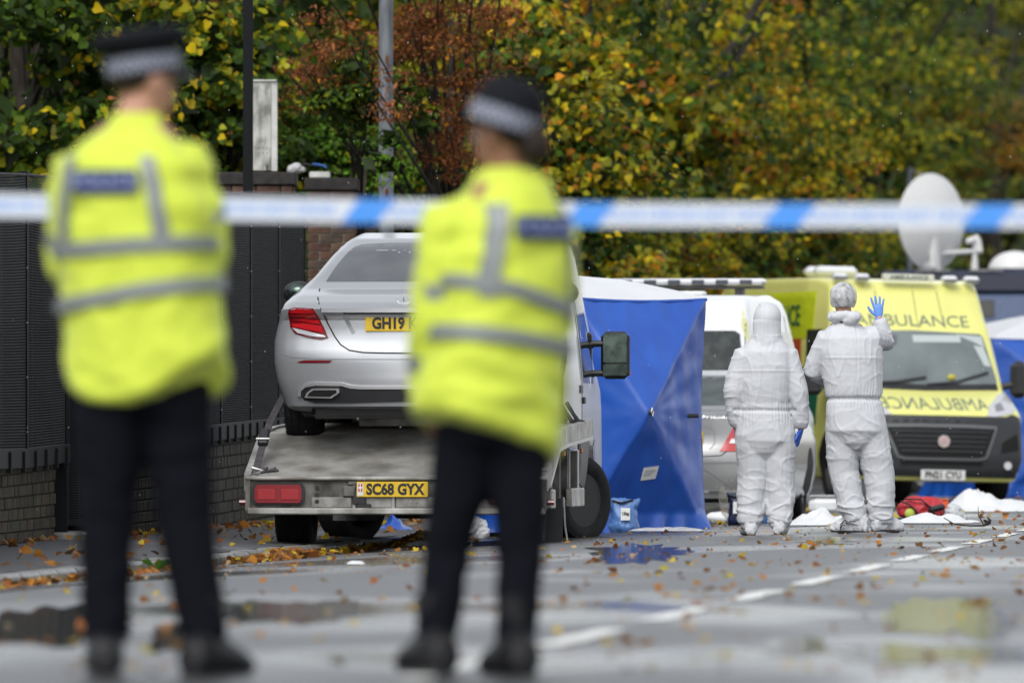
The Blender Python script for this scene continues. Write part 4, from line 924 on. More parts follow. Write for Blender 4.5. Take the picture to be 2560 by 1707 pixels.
# guy line
gl = thing('guy_rope', 'pale guy rope running from the tent down to the dark blue bag', 'rope', (0, 0, 0))
MB().tube([W(1752, 1168, 300), W(1790, 1192, 297), W(1832, 1222, 294), W(1852, 1240, 294)], .004, 5).build('rope', mat('pale_rope', (.35, .33, .28), .8), gl)
for k in range(5): MB().tube([W(1800 + k * 2, 1216, 295), W(1798 + k * 5, 1250, 295), W(1806 + k * 3, 1285 + 4 * k, 295)], .0035, 5).build('loose_strand', mat('pale_rope', (.35, .33, .28), .8), gl)
tent(G(2478, 205), R(20), 2.6, 2.2, 1.95, .35, 'second blue forensic tent with white roof, at the far right beyond the ambulance')
# ---------------------------------------------------------------- vans and cars behind
def flipy(me): return BVHTree.FromPolygons([v.co.copy() for v in me.vertices], [list(p.vertices) for p in me.polygons])
# white van with a blue and white light bar, seen from behind
VS = 262.0; vp = G(1640, VS); van = thing('white_van', 'white emergency van with a roof light bar, parked between the tent and the ambulance', 'van', vp, -R(8.0))
vo = [(.02, .30), (0, .5), (.02, 1.0), (.06, 1.5), (.12, 1.95), (.22, 2.10), (.5, 2.17), (2.6, 2.2), (3.2, 2.16), (3.45, 2.06), (4.05, 1.32), (4.3, 1.18), (4.95, 1.02), (5.05, .8), (5.05, .35), (4.6, .25), (.3, .25)]
def vw(x, y, z):
    k = interp(z, [(.3, .985), (.7, 1.0), (1.1, 1), (1.5, .97), (2.2, .85)]); u = abs(x)
    if y < .6: y += .07 * u ** 3
    if y > 3.3: y -= .22 * u ** 2.5 * min(1, (y - 3.3))
    return x * k, y, z
vb = body_loft(vo, .98, vw, edge=.09, n=190).build('body', M_WHITE, van, smooth=30); vv = bvh_of(vb.data)
M_VGL = mat('van_rear_glass', (.008, .012, .011), .06, spec=.45, col2=(.05, .06, .055), vscale=7, detail=8, vlo=.45, vhi=.7)  # blotchy second colour paints reflected trees into the glass
for sx in (-1, 1):
    patch(vv, [(sx * .07, 1.36), (sx * .80, 1.36), (sx * .83, 1.42), (sx * .79, 1.80), (sx * .74, 1.83), (sx * .07, 1.83)], 'back', .004, .01, name='rear_window', m=M_VGL, parent=van)
    patch(vv, [(sx * .87, .95), (sx * .95, .95), (sx * .93, 1.33), (sx * .86, 1.33)], 'back', .01, .02, name='tail_lamp', m=M_RED, parent=van)
    strip(vv, [(sx * .83, .4), (sx * .84, 1.9)], .008, 'back', m=SEAM, parent=van, name='door_gap'); 
    patch(vv, [(sx * .80, 1.88), (sx * .90, 1.6), (sx * .86, 1.9), (sx * .80, 2.06)], 'back', .003, .005, name='yellow_marking', m=mat('pale_yellow_film', (.62, .63, .32), .4), parent=van)
strip(vv, [(0, .42), (0, 2.05)], .010, 'back', m=SEAM, parent=van, name='door_gap')
patch(vv, [(-.95, .32), (.95, .32), (.95, .52), (-.95, .52)], 'back', .03, .05, name='bumper', m=BLACK, parent=van)
for f, sx in (('right', 1), ('left', -1)):
    patch(vv, [(.4, 1.38), (1.9, 1.38), (1.9, 1.82), (.5, 1.82)], f, .003, .008, name='side_window', m=M_VGL, parent=van)
    patch(vv, [(2.0, 1.36), (3.4, 1.36), (3.75, 1.36), (3.3, 1.84), (2.0, 1.84)], f, .003, .008, name='side_window', m=M_VGL, parent=van)
    for y in (1.95, 3.1): strip(vv, [(y, .35), (y, 2.0)], .01, f, m=SEAM, parent=van, name='door_gap')
    patch(vv, [(3.62 + .42 * math.cos(t), .36 + .42 * math.sin(t)) for t in [R(a) for a in range(-8, 190, 18)]], f, .004, .008, name='wheel_arch', m=SEAM, parent=van)
    patch(vv, [(.95 + .42 * math.cos(t), .36 + .42 * math.sin(t)) for t in [R(a) for a in range(-8, 190, 18)]], f, .004, .008, name='wheel_arch', m=SEAM, parent=van)
    wheel(van, (sx * .875, 3.62, .335), .335, .23, 0, sx); wheel(van, (sx * .875, .95, .335), .335, .23, 0, sx)
    MB().box((sx * 1.12, 3.3, 1.38), (.2, .12, .3), bev=.04).build('door_mirror', BLACK, van)
number_plate(van, .0, .75, 'MX18 FYU', vv)
M_BARW = mat('light_bar_clear', (.62, .63, .65), .25, coat=.6); M_BARD = mat('light_bar_dark', (.04, .045, .06), .3)
lbar = MB().box((.0, 2.55, 2.33), (1.50, .28, .062), bev=.026).build('light_bar', M_BARW, van)
for k in range(6): MB().box((-.6 + .235 * k, 2.405, 2.325), (.12, .02, .045), bev=.004).build('light_cell', M_BARD, lbar)
MB().box((0, 2.55, 2.275), (1.46, .24, .03)).build('bar_base', BLACK, lbar)
for sx in (-1, 1): MB().box((sx * .5, 2.55, 2.23), (.08, .2, .08)).build('bar_foot', BLACK, van)
MB().box((.05, 1.2, 2.20), (.55, .3, .04), bev=.015).build('roof_vent', M_WHITE, van)
# silver saloon behind the tent
es = 281.0; ep_ = G(1684, es); est = thing('saloon_car', 'silver saloon half hidden behind the blue tent and the left overalled worker', 'car', ep_, -R(6.5))
eo = [(.03, .24), (0, .40), (.0, .62), (.05, .76), (.06, .98), (.10, 1.0), (.55, 1.04), (.66, 1.07), (1.35, 1.34), (1.9, 1.39), (2.6, 1.375), (3.0, 1.28), (3.6, .98), (4.4, .86), (4.6, .7), (4.64, .4), (4.5, .2), (.35, .2)]
EW = [(.2, .88), (.3, .94), (.5, .985), (.75, .985), (.95, .94), (1.05, .87), (1.2, .78), (1.38, .66)]
def ew(x, y, z):
    k = interp(z, EW); u = abs(x) / .9
    if y < .8: y += .13 * u ** 2.6 * (1 - y / .8)
    if y > 3.9: y -= .3 * u ** 2.4 * (y - 3.9)
    return x * k, y, z
eb = body_loft(eo, .91, ew, edge=.09, n=200, inner=8).build('body', mat('dull_silver_paint', (.27, .27, .265), .32, .6, coat=.5, var=.15, vscale=3), est, smooth=32); ev = bvh_of(eb.data)
patch(ev, [(-.66, 1.07), (.66, 1.07), (.56, 1.30), (.50, 1.335), (-.50, 1.335), (-.56, 1.30)], 'back', .004, .01, name='rear_window', m=M_RGLASS if False else mat('green_rear_glass', (.05, .065, .06), .08, spec=.9, col2=(.02, .03, .025), vscale=5), parent=est)
for sx in (-1, 1):
    lm = patch(ev, [(sx * a, b) for a, b in ((.41, .66), (.84, .655), (.885, .80), (.84, .93), (.54, .90))], 'back', .01, .02, cell=.04, name='tail_lamp', m=M_RED, parent=est)
    patch(ev, [(sx * a, b) for a, b in ((.49, .73), (.80, .73), (.81, .77), (.51, .77))], 'back', .016, .01, cell=.04, name='clear_band', m=M_LENSW, parent=lm)
    strip(ev, [(sx * a, b) for a, b in ((.67, 1.02), (.62, .93), (.50, .68), (.42, .62), (0, .60))], .008, 'back', m=SEAM, parent=est, name='boot_gap')
    strip(ev, [(sx * a, b) for a, b in ((.32, .68), (.36, .72), (.36, .85), (.30, .88), (0, .88))], .008, 'back', m=mat('soft_gap', (.2, .2, .21), .5), parent=est, name='plate_recess')
    wheel(est, (sx * .73, .95, .32), .32, .22, 0, sx); wheel(est, (sx * .73, 3.7, .32), .32, .22, 0, sx)
    for yy in (.95, 3.7): patch(ev, [(yy + .36 * math.cos(t), .33 + .36 * math.sin(t)) for t in [R(a) for a in range(-16, 197, 18)]], 'right' if sx > 0 else 'left', .004, .008, name='wheel_arch', m=SEAM, parent=est)
    patch(ev, [(1.3, 1.03), (3.1, 1.0), (2.75, 1.26), (2.0, 1.32), (1.5, 1.28)], 'right' if sx > 0 else 'left', .003, .006, name='side_window', m=GLASS, parent=est)
strip(ev, [(-.9, .56), (.9, .56)], .014, 'back', .006, m=mat('soft_gap', (.2, .2, .21), .5), parent=est, name='bumper_strip')
strip(ev, [(-.88, .30), (.88, .30)], .02, 'back', .012, m=CHROME, parent=est, name='lower_trim')
number_plate(est, 0, .78, 'KV05 HRE', ev)
text('KOMPRESSOR', .05, 'lettering', CHROME, est, back_mtx(.34, -.5, .965), .002, .001, 1.1, proj=(ev, 'back'), off=.005)
# ---------------------------------------------------------------- ambulance
M_AYEL = mat('pale_yellow_paint', (.72, .71, .22), .32, coat=.5, var=.06, vscale=3)
M_ABRT = mat('bright_yellow_film', (.52, .60, .02), .4, var=.08)
M_AGRN = mat('green_film', (.01, .12, .07), .35, coat=.3)
M_AORG = mat('orange_red_film', (.42, .07, .02), .4)
M_ABLK = mat('dark_bumper', (.028, .03, .033), .5, bump=.001, bscale=200, var=.2)
M_GREYT = mat('grey_green_lettering', (.10, .14, .12), .5)
AS = 223.0; ap = G(2352, AS); ap.y += 0
amb = thing('ambulance', 'yellow ambulance with black bumper facing the camera, behind the waving worker', 'ambulance', ap, rot=(0, R(1.2), R(15)))
ao = [(.06, .26), (.0, .36), (-.02, .55), (.0, .72), (.05, .95), (.10, 1.02), (.40, 1.17), (.62, 1.25), (.74, 1.29), (1.22, 1.97), (1.36, 2.14), (1.52, 2.42), (1.62, 2.50), (2.0, 2.54), (5.6, 2.56), (5.75, 2.46), (5.82, 1.5), (5.82, .4), (5.5, .3), (.4, .24)]
def aw(x, y, z):
    k = interp(z, [(.25, .94), (.5, 1.0), (1.0, 1), (1.3, .975), (1.9, .93), (2.3, .88), (2.56, .84)]); u = abs(x) / 1.02
    if y > 2.2: k = max(k, .97 if z < 2.4 else .93)
    elif y > 1.6: k = k + (max(k, .97 if z < 2.4 else .93) - k) * (y - 1.6) / .6
    if y < 1.9: y += .22 * u ** 2.6 * (1 - y / 1.9)
    return x * k, y, z
ab = body_loft(ao, 1.02, aw, edge=.08, n=230, inner=8, nx=16).build('body', M_AYEL, amb, smooth=34); av = bvh_of(ab.data)
# the lettering and lamps below are read from the front (-y)
bump = [(-1.0, .30), (1.0, .30), (1.02, .62), (.99, .98), (.90, 1.02), (.80, .99), (.52, .86), (-.52, .86), (-.80, .99), (-.90, 1.02), (-.99, .98), (-1.02, .62)]
patch(av, bump, 'back', .02, .03, name='bumper', m=M_ABLK, parent=amb)
gr = patch(av, [(-.62, .84), (.62, .84), (.50, .56), (.44, .53), (-.44, .53), (-.50, .56)], 'back', .03, .02, name='grille', m=SEAM, parent=amb)
for z in (.59, .645, .70, .755, .81): w2 = .47 + (z - .56) * .45; strip(av, [(-w2, z), (w2, z)], .014, 'back', .04, .02, m=M_ABLK, parent=gr, name='grille_bar')
strip(av, [(-.66, .865), (-.30, .875), (.30, .875), (.66, .865)], .035, 'back', .04, .03, m=mat('grey_trim', (.12, .125, .13), .45), parent=amb, name='grille_trim')
strip(av, [(.66, .865), (.52, .52), (.42, .50), (-.42, .50), (-.52, .52), (-.66, .865)], .022, 'back', .04, .03, m=mat('grey_trim', (.12, .125, .13), .45), parent=amb, name='grille_trim')
strip(av, [(-.48, .455), (.48, .455)], .05, 'back', .03, .01, m=SEAM, parent=amb, name='lower_slot')
by = cast(av, 'back', 0, .70).y
bd = MB().tube([(0, by - .075, .70), (0, by - .03, .70)], .068, 24).build('badge', CHROME, amb); MB().tube([(0, by - .082, .70), (0, by - .07, .70)], .05, 24).build('badge_centre', mat('badge_red', (.50, .30, .30), .35), bd)
for k in range(4): MB().box((-.024 + .016 * k, by - .085, .70), (.006, .006, .05)).build('badge_bar', CHROME, bd)
np_ = MB().box((0, by - .06, .32), (.52, .01, .115), bev=.003).build('number_plate', M_WPLATE, amb); text('PN21 CYU', .108, 'lettering', M_INK, np_, back_mtx(0, by - .067, .318), .002, .004, .86)
for sx in (-1, 1):
    hl = patch(av, [(sx * a, b) for a, b in ((.56, 1.0), (.66, 1.12), (.86, 1.24), (.97, 1.28), (.985, 1.08), (.90, 1.03), (.74, 1.0), (.60, .965))], 'back', .012, .02, cell=.05, name='headlight', m=M_LENSW, parent=amb)
    patch(av, [(sx * a, b) for a, b in ((.70, 1.05), (.82, 1.07), (.82, 1.16), (.72, 1.12))], 'back', .02, .01, name='lamp_cell', m=mat('lamp_grey', (.3, .3, .32), .2, .5), parent=hl)
    patch(av, [(sx * a, b) for a, b in ((.72, .58), (.95, .62), (.93, .80), (.74, .70))], 'back', .032, .01, name='fog_recess', m=SEAM, parent=amb)
    fy = cast(av, 'back', sx * .80, .44).y; MB().tube([(sx * .80, fy - .05, .44), (sx * .80, fy + .02, .44)], .045, 16).build('fog_lamp', M_LENSW, amb)
    mr = MB().box((sx * 1.20, 1.0, 1.42), (.20, .14, .42), bev=.06).build('door_mirror', BLACK, amb); MB().tube([(sx * .93, 1.02, 1.32), (sx * 1.12, 1.0, 1.36)], .04, 8).build('mirror_arm', BLACK, mr)
    wheel(amb, (sx * .90, .98, .35), .35, .24, 0, sx); wheel(amb, (sx * .90, 4.7, .35), .35, .24, 0, sx)
    strip(av, [(sx * .40, 1.98), (sx * .36, 2.44)], .006, 'back', m=SEAM, parent=amb, name='panel_gap')
strip(av, [(0.08, 1.98), (.08, 2.44)], .006, 'back', m=SEAM, parent=amb, name='panel_gap')
M_WSC = mat('windscreen_glass', (.16, .19, .19), .22, spec=.9, col2=(.10, .12, .12), vscale=2)
ws = patch(av, [(-.90, 1.31), (-.6, 1.285), (0, 1.28), (.6, 1.285), (.90, 1.31), (.915, 1.42), (.835, 1.90), (.80, 1.93), (0, 1.955), (-.80, 1.93), (-.835, 1.90), (-.915, 1.42)], 'back', .005, .012, name='windscreen', m=M_WSC, parent=amb)
strip(av, [(-.91, 1.33), (0, 1.305), (.91, 1.33)], .07, 'back', .012, .01, m=BLACK, parent=amb, name='scuttle')
for a in (((-.75, 1.345), (-.3, 1.37), (.05, 1.43)), ((.05, 1.345), (.4, 1.38), (.82, 1.50))): strip(av, a, .022, 'back', .035, .015, m=BLACK, parent=ws, name='wiper')
patch(av, [(-.62, 1.90), (-.20, 1.90), (-.22, 1.80), (-.32, 1.74), (-.5, 1.74)], 'back', .009, .006, name='mirror_shade', m=mat('shade_purple', (.10, .09, .11), .5), parent=ws)
for q in (((-.02, 1.90), (.55, 1.91), (.55, 1.83), (-.02, 1.82)), ((.50, 1.92), (.82, 1.90), (.83, 1.78), (.70, 1.84)), ((.70, 1.8), (.82, 1.78), (.875, 1.56), (.79, 1.57))): patch(av, q, 'back', .009, .005, name='painted_reflection', m=mat('pale_reflection', (.42, .47, .46), .3), parent=ws)  # pale reflections on the windscreen, laid on as coloured patches
MB().ell((.35, cast(av, 'back', .35, 1.43).y - .03, 1.43), (.05, .02, .035), 8, 6).build('stuck_leaf', mat('leaf_yellow', (.45, .40, .06), .6), ws)
text('AMBULANCE', .185, 'lettering', M_GREYT, amb, back_mtx(.02, -.5, 2.06), .002, .0, 1.25, proj=(av, 'back'), off=.005)
text('AMBULANCE', .19, 'lettering', M_GREYT, amb, back_mtx(-.0, -.6, 1.115), .002, .0, 1.15, proj=(av, 'back'), off=.005, mirror=True)
lt = []
for sx in (-1, 1):
    for k, x in enumerate((.52, .78)):
        q = MB().box((sx * x, 1.54, 2.545), (.17, .16, .085), bev=.03).build('roof_lamp', M_BARW, amb); MB().box((sx * x, 1.455, 2.53), (.15, .02, .03)).build('lamp_shade', mat('grey_trim', (.12, .125, .13), .45), q)
sg = MB().box((.02, 1.50, 2.555), (.60, .1, .075), bev=.01).build('roof_sign', mat('sign_cream', (.6, .6, .5), .5), amb); text('AMBULANCE', .07, 'lettering', M_GREYT, sg, back_mtx(.02, 1.446, 2.555), .002, .001, 1.1)
for y in (2.3, 2.7): MB().box((-.6, y, 2.62), (.5, .2, .12), bev=.05).build('roof_box', M_BARW, amb)
# flank in yellow and green blocks (image left side)
patch(av, [(1.9, 1.85), (5.7, 1.85), (5.7, 2.38), (1.9, 2.38)], 'left', .004, .006, name='yellow_band', m=M_ABRT, parent=amb)
patch(av, [(2.3, 1.33), (5.7, 1.33), (5.7, 1.845), (2.3, 1.845)], 'left', .004, .006, name='orange_band', m=M_AORG, parent=amb)
for r_ in range(2):
    for c_ in range(7):
        y0 = 1.55 + c_ * .56; patch(av, [(y0, .42 + r_ * .45), (y0 + .55, .42 + r_ * .45), (y0 + .55, .86 + r_ * .45), (y0, .86 + r_ * .45)], 'left', .004, .006, cell=.2, name='livery_block', m=(M_AGRN if (r_ + c_) % 2 else M_ABRT), parent=amb)
patch(av, [(1.3, 1.36), (2.1, 1.36), (2.1, 1.95), (1.62, 1.95)], 'left', .005, .01, name='side_window', m=GLASS, parent=amb)
mt = Matrix.Translation((-3, 3.4, 2.1)) @ Matrix.Rotation(R(-90), 4, 'Z') @ Matrix.Rotation(R(90), 4, 'X')
text('AMBULANCE', .33, 'lettering', M_AGRN, amb, mt, .002, .004, 1.1, proj=(av, 'left'), off=.012)
for f in ('left', 'right'): patch(av, [(.98 + .46 * math.cos(t), .36 + .46 * math.sin(t)) for t in [R(a) for a in range(-8, 190, 18)]], f, .004, .008, name='wheel_arch', m=SEAM, parent=amb)
# ---------------------------------------------------------------- dark blue outside broadcast truck with dishes
M_NAVY = mat('navy_paint', (.008, .014, .04), .35, coat=.4); M_SLATE = mat('slate_blue_paint', (.11, .15, .26), .4, coat=.3, var=.1)
M_DISH = mat('dish_white', (.66, .66, .65), .5, var=.05)
ss = 171.0; ox = (2205 - 1280) / ss; sp = Vector((ox, F / ss, -.2)); ob = thing('broadcast_truck', 'dark blue broadcast truck with a satellite dish behind the ambulance', 'truck', sp, 0)
MB().box((2.6, 3.0, 1.75), (5.2, 6.0, 2.6), bev=.08).build('body', M_SLATE, ob); MB().box((2.6, 2.99, 3.19), (5.24, 6.04, .34), bev=.05).build('roof_band', M_NAVY, ob)
MB().box((1.51, -.012, 2.80), (.26, .02, .25), bev=.02).build('window', GLASS, ob); MB().box((2.6, -.02, 2.1), (5.2, .03, .06)).build('trim', M_NAVY, ob); MB().box((3.6, -.012, 2.6), (1.1, .02, .7), bev=.03).build('window', GLASS, ob)
for x in (.7, 4.4):
    for y in (.3, 5.6): wheel(ob, (x, y, .48), .46, .3, R(90), -1)
for x, wd in ((.55, .05), (1.32, .03)): MB().box((x + .2, -.04, 3.36), (.5, .05, .02)).build('roof_rail', STEEL, ob)
ds = thing('satellite_dish', 'large white satellite dish raised on the roof of the broadcast truck', 'satellite dish', sp + Vector((.79, 1.0, 3.36)), 0)
cz = (1100 - 552) / ss + CAMH - (-.2) - 3.36; rot = Matrix.Rotation(R(52), 3, 'Z')
def dishpt(rr, t, off=0): return rot @ Vector((rr * math.cos(t) * .70 / .62 * 1.0, .22 * (1 - (rr / .70) ** 2) * -1 + off, rr * math.sin(t))) + Vector((-.02, 0, cz))
M2 = MB(); rr_ = [.02, .15, .3, .45, .58, .68, .70]
M2.rings([[dishpt(r, 2 * math.pi * k / 40) for k in range(40)] for r in rr_] + [[dishpt(r, 2 * math.pi * k / 40, .03) for k in range(40)] for r in reversed(rr_)]); M2.build('reflector', M_DISH, ds)
MB().tube([dishpt(.70, 2 * math.pi * k / 40, .015) for k in range(41)], .02, 6, cap=False).build('rim', M_DISH, ds)
MB().box((-.02, -.22, cz - .30), (.10, .10, .80), bev=.03).build('spine', M_DISH, ds); MB().tube([(.0, -.1, 0), (.0, -.15, cz - .55), (0, -.2, cz - .2)], [.11, .09, .05], 12).build('mast', M_DISH, ds)
MB().ell((-.14, -.1, .1), (.1, .1, .1), 12, 8).build('motor', M_DISH, ds); MB().tube([(.1, .0, .26), (.55, .35, .30), (.72, .4, .30)], .035, 8).build('feed_arm', M_DISH, ds)
MB().box((.56, .3, .46), (.16, .1, .09), Matrix.Rotation(-.4, 3, 'Y'), bev=.03).build('feed_horn', M_DISH, ds); MB().prism([(.60, .30), (.74, .30), (.71, .48), (.65, .56), (.58, .50)], .33, .42).build('feed_plate', M_DISH, ds); MB().tube([(.62, .38, .30), (.62, .38, 0)], [.03, .06], 8).build('feed_stay', M_DISH, ds)
dm = thing('satellite_dome', 'white domed antenna on the roof at the far right', 'antenna dome', sp + Vector(((2545 - 2205) / ss, 1.0, 3.36)), 0)
MB().ell((0, 0, .0), (.40, .40, .30), 24, 10, z0=0, z1=90).build('dome', M_DISH, dm); MB().tube([(0, 0, -.0), (0, 0, .04)], .41, 24).build('base_ring', M_NAVY, dm)
gp = thing('grey_pole', 'thin grey pole standing among the trees behind the satellite dish', 'pole', G(2274, 150))
MB().tube([(0, 0, 0), (0, 0, 4.0), (0, 0, 5.3)], [.055, .05, .045], 10).build('shaft', M_GALV, gp); MB().tube([(0, 0, 5.25), (.3, 0, 5.15)], .02, 6).build('bracket', M_GALV, gp)
# ================================================================ people
M_SKIN = mat('skin', (.46, .24, .16), .55, var=.12, vscale=12); M_SKIN2 = mat('brown_skin', (.27, .13, .075), .55, var=.12, vscale=12)
M_SUIT = mat('white_overall', (.52, .53, .55), .6, var=.04, vscale=5, bump=.0018, bscale=7, stretch=(1, 1, 1.8), detail=6)
M_GLOVE = mat('blue_glove', (.02, .08, .42), .35, bump=.001, bscale=60); M_GLOVEL = mat('light_blue_glove', (.12, .26, .66), .38, bump=.001, bscale=60)
M_HV = mat('hi_vis_yellow', (.54, .64, .06), .65, bump=.006, bscale=5, sheen=.2); M_REFL = mat('reflective_tape', (.19, .205, .205), .5, .2)
M_TROU = mat('black_trousers', (.005, .006, .009), .95, spec=.08, bump=.008, bscale=7); M_BOOT = mat('black_boots', (.005, .005, .006), .5, spec=.3)
M_HAIR = mat('dark_hair', (.02, .014, .01), .7, bump=.004, bscale=60); M_NAVYP = mat('navy_patch', (.012, .02, .12), .6); M_PATCHT = mat('patch_letters', (.24, .28, .42), .5)
def V3(*a): return Vector(a)
def hand(mb, wrist, dirn, palm_n, k=1.0, spread=.12, curl=.25, thumb_side=1, puff=1.0, thumb_open=.9):
    """palm, four fingers and a thumb; dirn = towards the finger tips, palm_n = out of the palm"""
    d = Vector(dirn).normalized(); n_ = Vector(palm_n); n_ = (n_ - d * n_.dot(d)).normalized(); s_ = d.cross(n_).normalized() * thumb_side; w0 = Vector(wrist)
    L = .095 * k
    mb.rings([[w0 + d * (L * t) + s_ * (wd * k * math.cos(a)) + n_ * (th * k * math.sin(a)) for a in [2 * math.pi * i / 12 for i in range(12)]] for t, wd, th in ((-.35, .027, .021), (0, .028, .018), (.3, .037, .018), (.7, .042, .016), (.98, .041, .013))])
    for i, (off, ln, r) in enumerate(((.031, .074, .0088), (.011, .084, .009), (-.010, .077, .0086), (-.030, .060, .0077))):
        a = (1.5 - i) * spread; fd = (d * math.cos(a) + s_ * math.sin(a)).normalized(); p = w0 + d * (L * .9) + s_ * (off * k); pts = [p - d * .015 * k]
        c = 0
        for j, fr in enumerate((.42, .32, .26)):
            pts.append(pts[-1] + (fd * math.cos(c) + n_ * math.sin(c)) * (ln * fr * k + (.015 * k if j == 0 else 0))); c += curl * (1.1 if j else 1)
        mb.tube(pts, [r * k * puff * q for q in (1.1, 1.05, 1, .82)], 8); mb.ell(pts[-1], (r * k * puff * .82,) * 3, 8, 6)
    td = (d * math.cos(thumb_open) + s_ * math.sin(thumb_open)).normalized(); p = w0 + d * (L * .18) + s_ * (.020 * k) + n_ * .004
    q1 = p + td * .038 * k; q2 = q1 + (td * .8 + d * .35).normalized() * .030 * k; q3 = q2 + (td * .55 + d * .6 + n_ * curl * .6).normalized() * .026 * k
    mb.tube([p, q1, q2, q3], [.014 * k * puff, .0115 * k * puff, .0105 * k * puff, .008 * k * puff], 8); mb.ell(q3, (.008 * k * puff,) * 3, 8, 6)
def lerp3(a, b, t): return Vector(a).lerp(Vector(b), t)
def head(mb, c, face, k=1.0):
    """skull with brow, nose, chin and ears; face = unit vector the eyes look along"""
    f = Vector(face); f.z = 0; f.normalize(); ang = math.atan2(f.x, f.y); rot = Matrix.Rotation(-ang, 3, 'Z') @ Matrix.Rotation(math.asin(max(-1, min(1, Vector(face).normalized().z))), 3, 'X'); c = Vector(c)
    def P(x, y, z): return c + rot @ Vector((x * k, y * k, z * k))
    mb.ell(c + rot @ V3(0, -.008, .03) * k, (.077 * k, .097 * k, .092 * k), 20, 14, rot)
    mb.ell(P(0, .028, -.035), (.058 * k, .066 * k, .072 * k), 16, 12, rot); mb.ell(P(0, .062, -.088), (.028 * k, .022 * k, .02 * k), 10, 8, rot)
    mb.ell(P(0, .078, .028), (.05 * k, .014 * k, .012 * k), 10, 6, rot)
    mb.tube([P(0, .083, .02), P(0, .103, -.022), P(0, .088, -.036)], [.008 * k, .0125 * k, .012 * k], 8)
    for sx in (-1, 1):
        mb.ell(P(sx * .078, -.008, -.005), (.009 * k, .02 * k, .032 * k), 10, 8, rot); mb.ell(P(sx * .034, .072, -.018), (.018 * k, .014 * k, .014 * k), 8, 6, rot)
    mb.ell(P(0, .082, -.056), (.022 * k, .009 * k, .009 * k), 10, 6, rot)
    return P
def face_bits(P, k, parent):
    for sx in (-1, 1): MB().ell(P(sx * .031, .083, .008), (.011 * k, .008 * k, .008 * k), 10, 8).build('eye', mat('eye_white', (.6, .58, .55), .3), parent)
    MB().ell(P(0, .089, -.056), (.019 * k, .005 * k, .006 * k), 10, 6).build('mouth', mat('lips', (.32, .12, .10), .5), parent)
def body_mesh(J, skin, parent, face, name='body', fat=1.0, hands=True):
    """one continuous body through the joints in J"""
    b = MB(); hc = J['head']; P = head(b, hc, face, 1.0)
    b.tube([J['neck'] + V3(0, 0, -.05), J['neck'], hc + V3(0, -.01, -.03)], [.075, .058, .055], 12)
    hp, ch, nk = J['hip'], J['chest'], J['neck']
    rg = []
    for t, rx, ry in ((-.13, .12, .10), (0, .165, .115), (.35, .14, .10), (.7, .165, .115), (1, .17, .105), (1.22, .12, .08), (1.3, .06, .055)):
        c = hp + (ch - hp) * t if t <= 1 else ch + (nk - ch) * ((t - 1) / .3); rg.append([c + J['rt'] * (rx * math.cos(a)) + J['fw'] * (ry * math.sin(a)) for a in [2 * math.pi * i / 20 for i in range(20)]])
    b.rings(rg)
    for sd in ('L', 'R'):
        sh, el, wr = J['sh' + sd], J['el' + sd], J['wr' + sd]
        b.tube([ch.lerp(sh, .55), sh, lerp3(sh, el, .5), el, lerp3(el, wr, .4), wr], [.06, .058, .047, .039, .038, .026], 12)
        hi, kn, an = J['hi' + sd], J['kn' + sd], J['an' + sd]
        b.tube([hi + V3(0, 0, .08), hi, lerp3(hi, kn, .5), kn, lerp3(kn, an, .35), lerp3(kn, an, .8), an], [.07, .085, .072, .054, .056, .036, .038], 12)
        fd = J['ft' + sd].normalized(); b.tube([an - fd * .05 + V3(0, 0, -.03), an + fd * .05 + V3(0, 0, -.045), an + fd * .15 + V3(0, 0, -.06)], [.036, .038, .03], 10)
        h = J['hd' + sd]
        if hands: hand(b, wr, h[0], h[1], .84, h[2], h[3], h[4], .95, h[5] if len(h) > 5 else .9)
    me = remeshed(b, .0065, 1); o = put(me, name, skin, parent)
    return o, P
